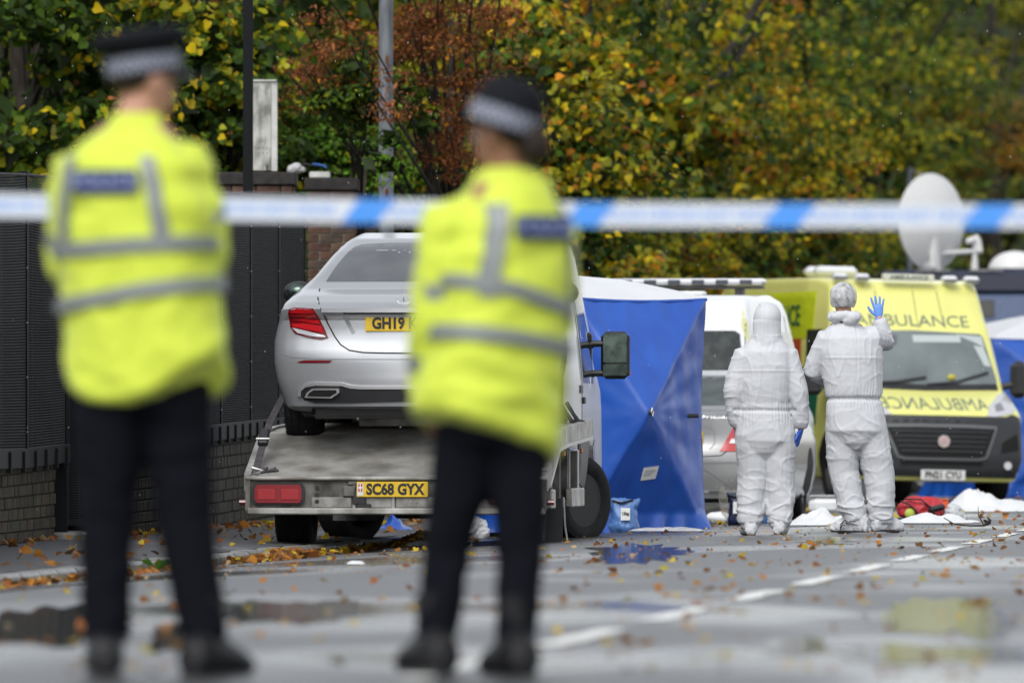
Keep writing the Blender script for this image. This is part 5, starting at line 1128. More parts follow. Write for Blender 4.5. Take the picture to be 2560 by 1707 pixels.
def suit_mesh(J, parent, hood=False, seed=1, k=1.0):
    b = MB(); hp, ch, nk, rt, fw = J['hip'], J['chest'], J['neck'], J['rt'], J['fw']
    rg = []
    prof = J.get('prof') or ((-.46, .08, .09), (-.38, .16, .135), (-.22, .222, .170), (0, .218, .168), (.14, .205, .158), (.2, .198, .152), (.26, .206, .16), (.5, .225, .168), (.8, .235, .168), (1, .225, .15), (1.12, .17, .12), (1.24, .10, .085))
    for t, rx, ry in prof:
        c = hp + (ch - hp) * t if t <= 1 else ch + (nk - ch) * ((t - 1) / .3)
        rg.append([c + rt * (rx * k * math.copysign(abs(math.cos(a)) ** .85, math.cos(a))) + fw * (ry * k * math.copysign(abs(math.sin(a)) ** .9, math.sin(a))) for a in [2 * math.pi * i / 24 for i in range(24)]])
    b.rings(rg)
    for sd in ('L', 'R'):
        sh, el, wr = J['sh' + sd], J['el' + sd], J['wr' + sd]
        b.tube([ch.lerp(sh, .45) + V3(0, 0, -.015), sh + V3(0, 0, -.01), lerp3(sh, el, .5), el, lerp3(el, wr, .45), lerp3(el, wr, .82), lerp3(el, wr, .93)], [.095, .098, .086, .080, .069, .056, .04], 14)
        hi, kn, an = J['hi' + sd], J['kn' + sd], J['an' + sd]
        b.tube([hi + V3(0, 0, .12), hi, lerp3(hi, kn, .45), kn, lerp3(kn, an, .4), lerp3(kn, an, .75), lerp3(kn, an, .97)], [.11, .132, .122, .108, .106, .100, .084], 16)
    if hood:
        h = J['head']; b.ell(h + V3(0, -.012, .035), (.103, .122, .118), 20, 14); b.tube([nk + V3(0, 0, -.06), nk + V3(0, -.01, .02), nk + V3(0, -.015, .08), h + V3(0, -.01, 0)], [.125, .108, .103, .102], 16); b.ell(h + V3(-.035, -.03, .12), (.03, .06, .03), 12, 8)
        b.ell(h + V3(-.01, -.03, .118), (.05, .07, .03), 12, 8)
    else:
        n0 = nk + V3(0, -.02, .015)
        for i in range(13):
            a = 2 * math.pi * i / 13; b.ell(n0 + V3(.088 * math.cos(a), .075 * math.sin(a), .01 + .012 * math.sin(a * 3)), (.042, .036, .036), 8, 6)
        b.ell(n0 + V3(.05, -.075, .0), (.075, .04, .052), 12, 8, Matrix.Rotation(-.4, 3, 'Y')); b.ell(n0 + V3(-.04, -.07, .012), (.07, .035, .036), 12, 8)
    me = remeshed(b, .0075, 3)
    zf, zh, zc = J['anL'].z, hp.z, ch.z; wz = hp.z + (ch.z - hp.z) * .2; yz = hp.z + (ch.z - hp.z) * .74
    def d(p):
        rel = p - hp; leg = max(0, min(1, (hp.z - .12 - p.z) / .2)); low = max(0, min(1, (zf + .42 - p.z) / .3))
        arm = 1 if abs(rel.dot(rt)) > .235 and p.z > hp.z - .15 else 0; hd = 1 if p.z > nk.z else 0
        nf = lambda fx, fz, sd_, kx=0: noise.noise(Vector((p.x * fx + sd_ + kx * p.z, p.y * fx, p.z * fz)) + Vector((noise.noise(p * 3.1 + Vector((sd_, 0, 0))), 0, noise.noise(p * 2.7 + Vector((0, sd_, 0))))) * 1.1)
        cr = lambda n_, w_: max(0, 1 - abs(n_) * w_) ** 2
        v = (.010 + .005 * leg) * noise.noise(Vector((p.x * 5, p.y * 5, p.z * (4 + 5 * leg + 5 * low))) + Vector((seed, 0, 0)))   # slack cloth
        v += (.0026 + .0035 * leg + .003 * arm + .004 * low) * cr(nf(3.2, 7 + 6 * low, seed), 5) + (.0014 + .0018 * leg + .003 * low + .002 * arm) * cr(nf(5, 12 + 8 * low, seed + 7, 3), 5.5)
        v += .005 * (1 - leg) * cr(nf(8, 2.2, seed + 3), 5) + .0015 * cr(nf(7, 6, seed + 13, -6), 6) + .0045 * leg * (1 - low) * cr(nf(4, 6, seed + 17, 5), 5)
        v += .006 * low * noise.noise(Vector((p.x * 7, p.y * 7, p.z * 24 + seed)))
        f1 = f2 = f3 = noise.noise(p * 9)
        if hd: v = .004 * f1 + .003 * f2 + .002 * f3
        if not arm:
            v -= .013 * math.exp(-((p.z - wz) / .014) ** 2)                         # gathered waist
            near = math.exp(-((p.z - wz) / .09) ** 2); th = math.atan2(rel.dot(fw), rel.dot(rt)); v += near * .0035 * math.sin(th * 42 + 4 * noise.noise(p * 6))
            dz = p.z - yz; v += .004 * math.exp(-(dz / .007) ** 2) if rel.dot(fw) < 0 else 0         # back yoke
            xx = rel.dot(rt); v -= .004 * math.exp(-((xx + .005) / .006) ** 2) if rel.dot(fw) < 0 and p.z > wz else 0
        return v
    displace(me, d)
    return put(me, 'overall', M_SUIT, parent)
def shoe(an, fd, m, parent, name, cover=True, k=1.0):
    b = MB(); fd = fd.normalized(); s_ = V3(fd.y, -fd.x, 0); g = an.z - .075
    def q(f, w_, z0, z1): return [an + fd * f + s_ * (w_ * math.cos(a)) + V3(0, 0, (g - an.z) + (z0 + z1) / 2 + (z1 - z0) / 2 * math.sin(a)) for a in [2 * math.pi * i / 14 for i in range(14)]]
    b.rings([q(f * k, w_ * k, z0, z1) for f, w_, z0, z1 in ((-.095, .02, .01, .07), (-.085, .042, .0, .11), (-.03, .052, 0, .155), (.03, .052, 0, .145), (.08, .052, 0, .115), (.14, .055, 0, .085), (.185, .045, .0, .065), (.205, .02, .01, .045))])
    if cover: b.tube([an + V3(0, 0, -.01), an + V3(0, 0, .08)], [.07, .075], 12)
    me = remeshed(b, .008, 1)
    if cover: displace(me, lambda p: .008 * fold(p, 14, 14, 14, an.x * 50) + .006 * fold(p, 26, 26, 26, 3))
    for v in me.vertices: v.co.z = max(v.co.z, g + .001)
    o = put(me, name, m, parent)
    so_ = MB().rings([[an + fd * (f * k) + s_ * (w_ * k * sg) + V3(0, 0, g - an.z + zz) for sg, zz in ((-1, 0), (1, 0), (1, .014), (-1, .014))] for f, w_ in ((-.09, .03), (-.03, .045), (.06, .045), (.13, .05), (.195, .02))]); so_.build('sole', BLACK, o)
    return o
def place(px, s, yaw=0): return G(px, s)
# ---- the worker with a raised hand (right)
s2 = 338.0; B2 = G(2140, s2); B2.z = -.022
def L2(px, y, dy=0): return V3((px - 2140) / s2, dy, CAMH + (HZ - y) / s2 - B2.z)
w2 = thing('person', 'forensic worker in white overalls and hair net, raising a blue gloved hand', 'person', B2)
J = dict(rt=V3(1, .1, 0).normalized(), fw=V3(-.1, 1, 0).normalized(), hip=L2(2138, 1035), chest=L2(2124, 845), neck=L2(2112, 800), head=L2(2108, 752, .01),
         shL=L2(2066, 852), elL=L2(2034, 925, .06), wrL=L2(2078, 955, .26), shR=L2(2180, 842), elR=L2(2213, 856, .19), wrR=L2(2199, 792, .17),
         hiL=L2(2106, 1062), hiR=L2(2172, 1062), knL=L2(2108, 1180, .03), knR=L2(2196, 1180, .02), anL=L2(2140, 1305, .0), anR=L2(2206, 1303, .02),
         ftL=V3(-.8, .45, 0), ftR=V3(.75, .5, 0), hdL=(V3(.3, .8, .3), V3(1, 0, -.2), .05, .5, 1), hdR=(V3(-.06, .02, 1), V3(0, 1, 0), .17, .04, 1, .95))
_, P2_ = body_mesh(J, M_SKIN, w2, V3(-.15, 1, 0)); face_bits(P2_, 1, w2); suit_mesh(J, w2, False, 3)
for sd, m in (('R', M_GLOVEL), ('L', M_GLOVE)):
    g = MB(); h = J['hd' + sd]; hand(g, J['wr' + sd], h[0], h[1], .92, h[2], h[3], h[4], 1.12, h[5] if len(h) > 5 else .9)
    dd = Vector(h[0]).normalized(); g.tube([J['wr' + sd] - dd * .07, J['wr' + sd] - dd * .01], [.035, .034], 12)
    put(remeshed(g, .0035, 2), 'glove', m, w2)
shoe(J['anL'], J['ftL'], M_SUIT, w2, 'overshoe'); shoe(J['anR'], J['ftR'], M_SUIT, w2, 'overshoe', k=.9)
lc = MB()
for k in range(3): lc.tube([J['anL'] + V3(-.05 - .015 * k, -.045, -.0 - .012 * k), J['anL'] + V3(-.085 - .01 * k, -.055, .02 - .02 * k), J['anL'] + V3(-.12, -.03, -.02 - .02 * k)], .0035, 5)
lc.build('lace', BLACK, w2)
hr_ = MB(); hr_.ell(J['head'] + V3(0, -.015, .035), (.088, .10, .100), 20, 14); put(remeshed(hr_, .008, 1), 'hair', M_HAIR, w2)
M_NET = bpy.data.materials.new('hair_net'); M_NET.use_nodes = True; nn_ = M_NET.node_tree; pp = nn_.nodes['Principled BSDF']; pp.inputs['Base Color'].default_value = (.62, .63, .64, 1); pp.inputs['Roughness'].default_value = .6
tb = nn_.nodes.new('ShaderNodeBsdfTransparent'); mxx = nn_.nodes.new('ShaderNodeMixShader'); tcx = nn_.nodes.new('ShaderNodeTexCoord'); nz = nn_.nodes.new('ShaderNodeTexNoise'); nz.inputs['Scale'].default_value = 26; nz.inputs['Detail'].default_value = 5
mrx = nn_.nodes.new('ShaderNodeMapRange'); mrx.inputs[1].default_value = .35; mrx.inputs[2].default_value = .65; mrx.inputs[3].default_value = .36; mrx.inputs[4].default_value = .85
nn_.links.new(tcx.outputs['Object'], nz.inputs['Vector']); nn_.links.new(nz.outputs['Fac'], mrx.inputs[0]); nn_.links.new(mrx.outputs[0], mxx.inputs[0]); nn_.links.new(tb.outputs[0], mxx.inputs[1]); nn_.links.new(pp.outputs[0], mxx.inputs[2]); nn_.links.new(mxx.outputs[0], nn_.nodes['Material Output'].inputs[0])
nb = MB(); nb.ell(J['head'] + V3(0, -.018, .030), (.100, .112, .112), 24, 16, z0=-42); me = remeshed(nb, .008, 1); displace(me, lambda p: .003 * math.sin(math.atan2(p.x - J['head'].x, p.y) * 30) * max(0, min(1, (J['head'].z + .04 - p.z) * 12)) + .004 * fold(p, 14, 14, 14, 2)); put(me, 'hair_net', M_NET, w2)
for sx in (-1, 1): pass
# ---- the hooded worker (left)
B1 = G(1912, s2); B1.z = -.036
def L1(px, y, dy=0): return V3((px - 1912) / s2, dy, CAMH + (HZ - y) / s2 - B1.z)
w1 = thing('person', 'shorter forensic worker in white hooded overalls with both arms hanging down', 'person', B1)
J = dict(rt=V3(1, -.08, 0).normalized(), fw=V3(.08, 1, 0).normalized(), hip=L1(1912, 1062), chest=L1(1914, 880), neck=L1(1917, 838), head=L1(1919, 806, .02),
         prof=((-.46, .07, .08), (-.38, .145, .125), (-.22, .202, .160), (0, .200, .158), (.2, .188, .15), (.30, .180, .145), (.36, .19, .15), (.55, .205, .16), (.8, .212, .16), (1, .205, .145), (1.1, .172, .125), (1.2, .13, .11), (1.28, .11, .10)),
         shL=L1(1860, 892), elL=L1(1836, 980, -.02), wrL=L1(1842, 1072, .03), shR=L1(1968, 892), elR=L1(1994, 980, -.02), wrR=L1(2003, 1074, .02),
         hiL=L1(1882, 1085), hiR=L1(1944, 1085), knL=L1(1884, 1190, .03), knR=L1(1950, 1192, .02), anL=L1(1874, 1312, .0), anR=L1(1949, 1310, .0),
         ftL=V3(-.12, 1, 0), ftR=V3(.15, 1, 0), hdL=(V3(.05, .15, -1), V3(1, .2, 0), .06, .35, 1), hdR=(V3(-.28, .1, -1), V3(-1, .3, 0), .10, .38, -1, .8))
_, P1_ = body_mesh(J, M_SKIN, w1, V3(.05, 1, 0)); face_bits(P1_, 1, w1); suit_mesh(J, w1, True, 11, .98)
for sd in 'LR':
    g = MB(); h = J['hd' + sd]; hand(g, J['wr' + sd], h[0], h[1], 1.0, h[2], h[3], h[4], 1.12, h[5] if len(h) > 5 else .9); put(remeshed(g, .0035, 2), 'glove', M_GLOVE, w1)
    shoe(J['an' + sd], J['ft' + sd], M_SUIT, w1, 'overshoe', k=.92)
# ---- police officers, close to the camera
so_ = 866.0
def checker_band(mb_parent, c, rx, ry, h, tilt, name='checkered_band', rows=3, cols=54, z0=0):
    vs, fs, mi = [], [], []
    for j in range(rows + 1):
        for i in range(cols): a = 2 * math.pi * i / cols; vs.append(c + tilt @ V3(rx * math.cos(a), ry * math.sin(a), z0 + h * j / rows))
    for j in range(rows):
        for i in range(cols): fs.append((j * cols + i, j * cols + (i + 1) % cols, (j + 1) * cols + (i + 1) % cols, (j + 1) * cols + i)); mi.append((i + j) % 2)
    me = bpy.data.meshes.new(name); me.from_pydata([tuple(v) for v in vs], [], fs); me.materials.append(mat('band_white', (.33, .35, .43), .6)); me.materials.append(mat('band_black', (.02, .022, .03), .6))
    for p, k in zip(me.polygons, mi): p.material_index = k
    o = bpy.data.objects.new(name, me); COL.objects.link(o); o.parent = mb_parent; return o
M_CAPB = mat('cap_black', (.008, .009, .012), .8, spec=.1, bump=.002, bscale=60)
def officer(px, label, yaw, J, LO, hair=True, skin=M_SKIN, cap='flat', cap_tilt=None, hem=None, jk=1.0, face=V3(0, 1, 0)):
    pt = G(px, so_); t = thing('person', label, 'person', pt, 0)
    b, P = body_mesh(J, skin, t, face); face_bits(P, 1, t)
    rt, fw, hp, ch, nk = J['rt'], J['fw'], J['hip'], J['chest'], J['neck']
    def torso(mb, g=0):
        rg = []
        for z, rx, ry in J['jacket']:
            c = hp.lerp(ch, (z - hp.z) / (ch.z - hp.z)) if z < ch.z else ch.lerp(nk, min(1.2, (z - ch.z) / (nk.z - ch.z))); c = Vector((c.x, c.y, 0)) + Vector(J.get('sway', (0, 0, 0))) * max(0, (hp.z + .1 - z))
            rg.append([c + rt * ((rx + g) * math.copysign(abs(math.cos(a)) ** .8, math.cos(a))) + fw * ((ry + g) * math.copysign(abs(math.sin(a)) ** .85, math.sin(a))) + V3(0, 0, z + (hem(a) if z < hp.z else hem(a) * .35 if z < hp.z + .12 else 0)) for a in [2 * math.pi * i / 28 for i in range(28)]])
        mb.rings(rg); return mb
    tm = torso(MB(), .0).mesh('t'); tb = bvh_of(tm)
    jb = torso(MB())
    for sd in 'LR':
        sh, el, wr = J['sh' + sd], J['el' + sd], J['wr' + sd]
        jb.tube([ch.lerp(sh, .5) + V3(0, 0, .0), sh, lerp3(sh, el, .5), el, lerp3(el, wr, .5), lerp3(el, wr, .95)], [.078, .080, .074, .070, .064, .052], 14)
    jb.tube([nk + V3(0, 0, -.06), nk + V3(0, .0, -.02), nk + V3(0, .005, .002)], [.105, .074, .068], 16)
    jm = remeshed(jb, .012, 2)
    displace(jm, lambda p: .010 * fold(p, 4.5, 4.5, 6.5, px) + .004 * fold(p, 10, 10, 13, px + 4)); jk_ = put(jm, 'jacket', M_HV, t)
    def ring_at(z0, tiltx, h, name='reflective_band'):
        rs = [[], [], [], []]
        for i in range(64):
            a = 2 * math.pi * i / 64; dr = rt * math.cos(a) + fw * math.sin(a); zz = z0 + tiltx * math.cos(a) + (.0)
            for k, dz in enumerate((h / 2, -h / 2)):
                c = hp.lerp(ch, (zz - hp.z) / (ch.z - hp.z)); o = Vector((c.x, c.y, zz + dz)); q = tb.ray_cast(o + dr * 1.0, -dr); q = q[0] if q[0] is not None else o + dr * .25
                rs[k * 2].append(q + dr * .024); rs[k * 2 + 1].append(q + dr * .004)
        r = [rs[0], rs[1], rs[3], rs[2]]; m_ = MB(); n = 64; m_.v = [p for q in r for p in q]; m_.f = [(i * n + j, i * n + (j + 1) % n, ((i + 1) % 4) * n + (j + 1) % n, ((i + 1) % 4) * n + j) for i in range(4) for j in range(n)]
        return m_.build(name, M_REFL, t)
    for z, tl in J['bands']: ring_at(z, tl, .042)
    for sx in (-1, 1): # braces over the shoulders, on the back and the front
        for sg, f in ((-1, 'b'), (1, 'f')):
            rs = []
            for k in range(14):
                z = J['bands'][0][0] + (J['strap_top'] - J['bands'][0][0]) * k / 13; c = hp.lerp(ch, min(1.1, (z - hp.z) / (ch.z - hp.z))); x = .155 - .035 * (k / 13) ** 2
                row = []
                for e in (-.019, .019):
                    o = Vector((c.x, c.y, z)) + rt * (sx * x + e) + fw * (sg * .8); q = tb.ray_cast(o, -fw * sg); q = q[0] if q[0] is not None else o - fw * sg * .66
                    row.append(q + fw * sg * .026)
                rs.append([row[0], row[1], row[1] - fw * sg * .02, row[0] - fw * sg * .02])
            MB().rings(rs).build('reflective_brace', M_REFL, t)
    for sd in 'LR':
        sh, el, wr = J['sh' + sd], J['el' + sd], J['wr' + sd]
        for u, A, B_, r in ((.72, sh, el, .081), (.55, el, wr, .072)): p = lerp3(A, B_, u); d = (B_ - A).normalized(); MB().tube([p - d * .024, p + d * .024], [r, r * .97], 18).build('sleeve_band', M_REFL, t)
    # lettered patch on the back
    z = J['patch']; c = hp.lerp(ch, min(1.05, (z - hp.z) / (ch.z - hp.z))); o = Vector((c.x, c.y, z)) - fw * .8; q = tb.ray_cast(o, fw)[0] or (o + fw * .64)
    mt_ = Matrix(((rt.x, fw.x, 0, 0), (rt.y, fw.y, 0, 0), (0, 0, 1, 0), (0, 0, 0, 1))); mt_.translation = q - fw * .022
    pa_ = bpy.data.objects.new('back_patch', MB().box((0, 0, 0), (.205, .014, .07), bev=.004).mesh('back_patch', M_NAVYP)); COL.objects.link(pa_); pa_.parent = t; pa_.matrix_local = mt_
    text('POLICE', .056, 'lettering', M_PATCHT, pa_, Matrix.Translation((0, -.009, 0)) @ Matrix.Rotation(R(90), 4, 'X'), .002, .001, 1.15)
    # trousers and boots
    tr = MB(); rg = []
    for zz, rx, ry in ((-.12, .14, .115), (0, .182, .13), (.1, .175, .125), (.16, .165, .12)): c = hp + V3(0, 0, zz); rg.append([c + rt * (rx * math.cos(a)) + fw * (ry * math.sin(a)) for a in [2 * math.pi * i / 20 for i in range(20)]])
    tr.rings(rg)
    for sd in 'LR':
        hi, kn, an = J['hi' + sd], J['kn' + sd], J['an' + sd]; tr.tube([hi + V3(0, 0, .1), hi, lerp3(hi, kn, .5), kn, lerp3(kn, an, .45), lerp3(kn, an, .8), lerp3(kn, an, .93)], [v * J.get('legk', 1) for v in (.09, .096, .084, .068, .064, .060, .056)], 16)
    tm2 = remeshed(tr, .012, 2); displace(tm2, lambda p: .007 * fold(p, 6, 6, 8, px)); put(tm2, 'trousers', M_TROU, t)
    for sd in 'LR':
        shoe(J['an' + sd], J['ft' + sd], M_BOOT, t, 'boot', False, 1.12); MB().tube([J['an' + sd] + V3(0, 0, .02), J['an' + sd] + V3(0, 0, .16)], [.05, .056], 14).build('boot_shaft', M_BOOT, t)
    hc = J['head']; T = cap_tilt
    fx = Vector(face).normalized(); hb = MB(); hb.ell(hc - fx * .035 + V3(0, 0, .035), (.077, .077, .082), 18, 12)
    if hair == 'bun': hb.ell(hc + J['bun'], (.05, .055, .06), 14, 10)
    put(remeshed(hb, .008, 1), 'hair', M_HAIR, t)
    cc = hc + V3(0, 0, .045)
    cp_ = thing('x', None, None); bpy.data.objects.remove(cp_)
    if cap == 'flat':
        root = MB(); root.rings([[cc + T @ V3(rx * math.cos(a), ry * math.sin(a), z) for a in [2 * math.pi * i / 30 for i in range(30)]] for z, rx, ry in ((-.02, .094, .108), (.045, .098, .112), (.060, .125, .138), (.085, .136, .15), (.102, .130, .144), (.112, .09, .10), (.114, .02, .02))]); co_ = root.build('peaked_cap', M_CAPB, t)
        checker_band(co_, cc, .100, .114, .046, T, z0=-.012)
        pk = MB(); pk.grid(lambda u, v: cc + T @ V3((.098 + .0 * v) * math.cos(R(20 + 140 * u)) * (1 + .12 * v), (.108 + .065 * v) * math.sin(R(20 + 140 * u)), -.015 - .035 * v), 16, 4); pk.build('peak', M_BOOT, co_)
    else:
        root = MB(); root.rings([[cc + T @ V3(rx * math.cos(a), ry * math.sin(a), z) for a in [2 * math.pi * i / 30 for i in range(30)]] for z, rx, ry in ((-.028, .115, .128), (-.022, .122, .136), (-.016, .104, .116), (.05, .104, .117), (.09, .096, .108), (.118, .075, .085), (.132, .04, .045), (.135, .01, .01))]); co_ = root.build('bowler_hat', M_CAPB, t)
        checker_band(co_, cc, .108, .121, .052, T, z0=-.014)
    return t
def LO(px0): return lambda px, y, dy=0: V3((px - px0) / so_, dy, CAMH + (HZ - y) / so_)
a = LO(370); yw = R(-24); rt = V3(math.cos(yw), math.sin(yw), 0); fw = V3(-math.sin(yw), math.cos(yw), 0)
J = dict(rt=rt, fw=fw, hip=a(368, 925), chest=a(325, 410), neck=a(338, 292), head=a(358, 205, .02),
         jacket=[(.78, .225, .17), (.80, .235, .18), (.95, .232, .18), (1.15, .225, .17), (1.35, .232, .165), (1.47, .218, .145), (1.53, .165, .115), (1.57, .10, .085)],
         shL=a(186, 440, .04), elL=a(176, 655, .12), wrL=a(235, 770, .30), shR=a(462, 400, -.02), elR=a(512, 610, -.02), wrR=a(498, 770, .17),
         hiL=a(280, 960), hiR=a(435, 960), knL=a(268, 1300, .03), knR=a(462, 1300, .0), anL=a(262, 1624, .02), anR=a(518, 1624, -.02), legk=1.14,
         ftL=V3(-.05, 1, 0), ftR=V3(.45, .85, 0), hdL=(V3(.6, .5, 0), V3(0, -1, 0), .05, .6, 1), hdR=(V3(-.5, .6, 0), V3(0, -1, 0), .05, .6, -1),
         bands=[(1.24, .012), (1.10, .034)], strap_top=1.50, patch=1.425)
officer(370, 'police officer in a peaked cap and yellow hi-vis jacket, the nearest on the left', 0, J, a, cap='flat', face=V3(.75, .6, 0), cap_tilt=Matrix.Rotation(R(-8), 3, 'Y') @ Matrix.Rotation(R(-50), 3, 'Z'), hem=lambda t: .01 + .13 * max(0, math.cos(t + .25)) ** 2 + .055 * max(0, -math.cos(t)) ** 2)
a = LO(1230); yw = R(40); rt = V3(math.cos(yw), math.sin(yw), 0); fw = V3(-math.sin(yw), math.cos(yw), 0)
J = dict(rt=rt, fw=fw, hip=a(1225, 1010), chest=a(1268, 560), neck=a(1275, 425), head=a(1262, 345, .0),
         jacket=[(.66, .215, .16), (.68, .22, .175), (.85, .212, .175), (1.05, .198, .165), (1.2, .195, .155), (1.30, .178, .142), (1.38, .13, .11), (1.45, .095, .082)],
         shL=a(1120, 555, -.05), elL=a(1090, 800, -.05), wrL=a(1068, 985, .02), shR=a(1378, 600, .08), elR=a(1372, 800, .2), wrR=a(1310, 930, .34),
         hiL=a(1165, 1120), hiR=a(1292, 1120), knL=a(1118, 1390, .03), knR=a(1300, 1390, .0), anL=a(1085, 1620, .02), anR=a(1288, 1627, -.03), legk=.97,
         ftL=V3(-.35, .9, 0), ftR=V3(-.3, .9, 0), hdL=(V3(.05, .3, -1), V3(.6, .3, 0), .08, .35, 1), hdR=(V3(-.7, .4, 0), V3(0, -1, 0), .05, .6, -1), bun=V3(.085, -.055, -.02),
         bands=[(1.09, -.05), (.965, -.03)], strap_top=1.36, patch=1.292)
officer(1230, 'police officer in a dark bowler hat and hi-vis jacket, nearer the middle', 0, J, a, hair='bun', skin=M_SKIN2, cap='bowler', face=V3(-.75, .65, -.05), cap_tilt=Matrix.Rotation(R(18), 3, 'Y'), hem=lambda t: .03 - .085 * math.cos(t))
# ---------------------------------------------------------------- police tape behind the officers
M_TW = mat('tape_white', (.60, .64, .70), .4); M_TB = mat('tape_blue', (.06, .27, .75), .4); M_TT = mat('tape_print', (.12, .30, .72), .45)
s_t = 800.0; tp0 = Vector((0, F / s_t, 0)); tape = thing('police_tape', 'blue and white striped police tape stretched behind the two officers', 'tape', tp0)
def tz(px): return CAMH + (HZ - interp(px, [(-3000, 470), (0, 514), (700, 524), (1450, 537), (2560, 541), (5500, 520)])) / s_t
def tx(px): return (px - 1280) / s_t
per = 497; hh = .037; k0 = -6
blocks = []
blocks = [-2385, -1830, -1280, -730, -180, 370, 920, 1471, 1972, 2470, 2968, 3466, 3964, 4462, 4960]
base = MB(); xs = [-3000 + 60 * i for i in range(143)]
base.rings([[V3(tx(x), -.0005, tz(x) + hh), V3(tx(x), -.0005, tz(x) - hh), V3(tx(x), .0005, tz(x) - hh), V3(tx(x), .0005, tz(x) + hh)] for x in xs]); base.build('tape_film', M_TW, tape)
for c in blocks:
    q = [V3(tx(c - 46 - 22), -.0012, tz(c) - hh), V3(tx(c + 46 - 22), -.0012, tz(c) - hh), V3(tx(c + 46 + 22), -.0012, tz(c) + hh), V3(tx(c - 46 + 22), -.0012, tz(c) + hh)]
    MB().add(q + [v + V3(0, .0035, 0) for v in q], [(0, 1, 2, 3), (7, 6, 5, 4)]).build('blue_stripe', M_TB, tape)
    x = c + per / 2; text('POLICE LINE DO NOT CROSS', .042, 'lettering', M_TT, tape, Matrix.Translation((tx(x), -.0015, tz(x) - .0)) @ Matrix.Rotation(math.atan2(tz(x + 60) - tz(x - 60), 120 / s_t), 4, 'Y').inverted() @ Matrix.Rotation(R(90), 4, 'X'), .0006, .0006, .98)
for x in (-2990, 5500): MB().tube([V3(tx(x), 0, -.1), V3(tx(x), 0, 1.7)], .03, 10).build('stake', STEEL, tape)
# ================================================================ things left on the road
M_SHEET = mat('white_sheet', (.66, .67, .67), .6, var=.05, vscale=4, bump=.006, bscale=14)
M_CLEAR = mat('pale_plastic', (.5, .51, .52), .3, var=.2, vscale=12, bump=.01, bscale=30)
def crumple(wd, dp, ht, seed, peaks, nu=44, nv=26, edge=.16):
    m = MB()
    def f(u, v):
        x, y = (u - .5) * 2, (v - .5) * 2; a = math.atan2(y, x); r_ = 1 - edge * (.5 + .5 * noise.noise(Vector((math.cos(a) * 1.6, math.sin(a) * 1.6, seed)))) * 1.4
        X, Y = x * r_ * wd / 2, y * r_ * dp / 2; ed = (1 - max(abs(x), abs(y)) ** 4)
        z = .008 + ed * (min(.02, ht) + ht * .3 * max(0, fold(Vector((X, Y, 0)), 5, 6, 1, seed)))
        for (px_, py_, rr, hh_) in peaks: z += ed ** .5 * hh_ * (.5 + .5 * math.cos(3.14 * min(1, math.hypot((x - px_) / rr, (y - py_) / (rr * 1.6))))) * (1 + .5 * noise.noise(Vector((x * 3, y * 3, seed))))
        z += .007 * ed * fold(Vector((X, Y, z)), 16, 16, 10, seed + 3); return Vector((X, Y, max(.006, z)))
    m.grid(f, nu, nv); return m
def on_ground(px, s, dz=.0): return G(px, s, dz)
def lump(name, lab, cat, loc, ells, vox, m, amp, fr=14, seed=0, yaw=0, flat=True):
    t = thing(name, lab, cat, loc, yaw); b = MB()
    for c, r in ells: b.ell(c, r, 14, 10)
    me = remeshed(b, vox, 2); displace(me, lambda p: amp * fold(p, fr, fr, fr, seed) + amp * .5 * fold(p, fr * 2, fr * 2, fr * 2, seed + 3))
    if flat:
        for v in me.vertices: v.co.z = max(.004, v.co.z)
    put(me, name if name.endswith('shell') else name + '_shell', m, t); return t
def sheet_thing(px, s, wd, dp, ht, seed, peaks, lab, cat='sheet', name='plastic_sheet', m=None, edge=.16):
    o = crumple(wd, dp, ht, seed, peaks, edge=edge).build(name, m or M_SHEET, None, smooth=50, loc=on_ground(px, s, .004)); return tag(o, lab, cat)
sheet_thing(2050, 306, .62, .9, .05, 3, [(.05, 0, .55, .10), (-.45, .2, .6, .05), (.7, .1, .5, .05)], 'white plastic sheet heaped on the road between the two workers')
sheet_thing(2330, 305, .74, .8, .04, 8, [(-.2, 0, .6, .05), (.5, 0, .4, .05)], 'flat white plastic sheet on the road in front of the red bag')
sheet_thing(2475, 262, 1.1, 1.6, .10, 12, [(-.5, 0, .45, .13), (-.2, .1, .6, .08), (.2, 0, .7, .06), (.8, 0, .6, .05)], 'large crumpled white sheet on the road below the ambulance bumper')
sheet_thing(2260, 299, .55, .6, .02, 21, [], 'thin black mat lying beside the foot of the waving worker', 'mat', 'black_mat', mat('black_cloth', (.012, .012, .014), .8, bump=.004, bscale=30))
sheet_thing(2015, 299, .62, .5, .02, 22, [], 'black mat under the white plastic sheet between the workers', 'mat', 'black_mat', mat('black_cloth', (.012, .012, .014), .8))
sheet_thing(1668, 314, .66, .25, .02, 31, [], 'strip of white plastic along the foot of the blue tent', m=M_CLEAR)
sheet_thing(2424, 304, .18, .25, .008, 41, [], 'flat pale paper with a pink edge lying on the road', 'paper', 'paper')
sheet_thing(1050, 336, .26, .30, .03, 51, [], 'torn white paper in the gutter leaves beside the truck', 'paper', 'paper')
sheet_thing(890, 420, .12, .14, .01, 53, [], 'small scrap of white paper on the road between the officers', 'paper', 'paper')
lump('plastic_bag', 'crumpled clear plastic bag against the right end of the red bag', 'bag', on_ground(2384, 296), [((0, 0, .06), (.07, .08, .07)), ((.04, .02, .03), (.07, .08, .04)), ((-.02, 0, .11), (.03, .03, .03))], .009, M_CLEAR, .014, 16, 4)
wc = thing('white_tub', 'white rounded plastic tub standing behind the two workers', 'tub', on_ground(2062, 262))
b = MB().box((0, 0, .095), (.31, .3, .19), bev=.06); put(remeshed(b, .01, 3), 'tub_shell', M_SHEET, wc); MB().box((0, 0, .19), (.29, .28, .015), bev=.006).build('lid', M_CLEAR, wc)
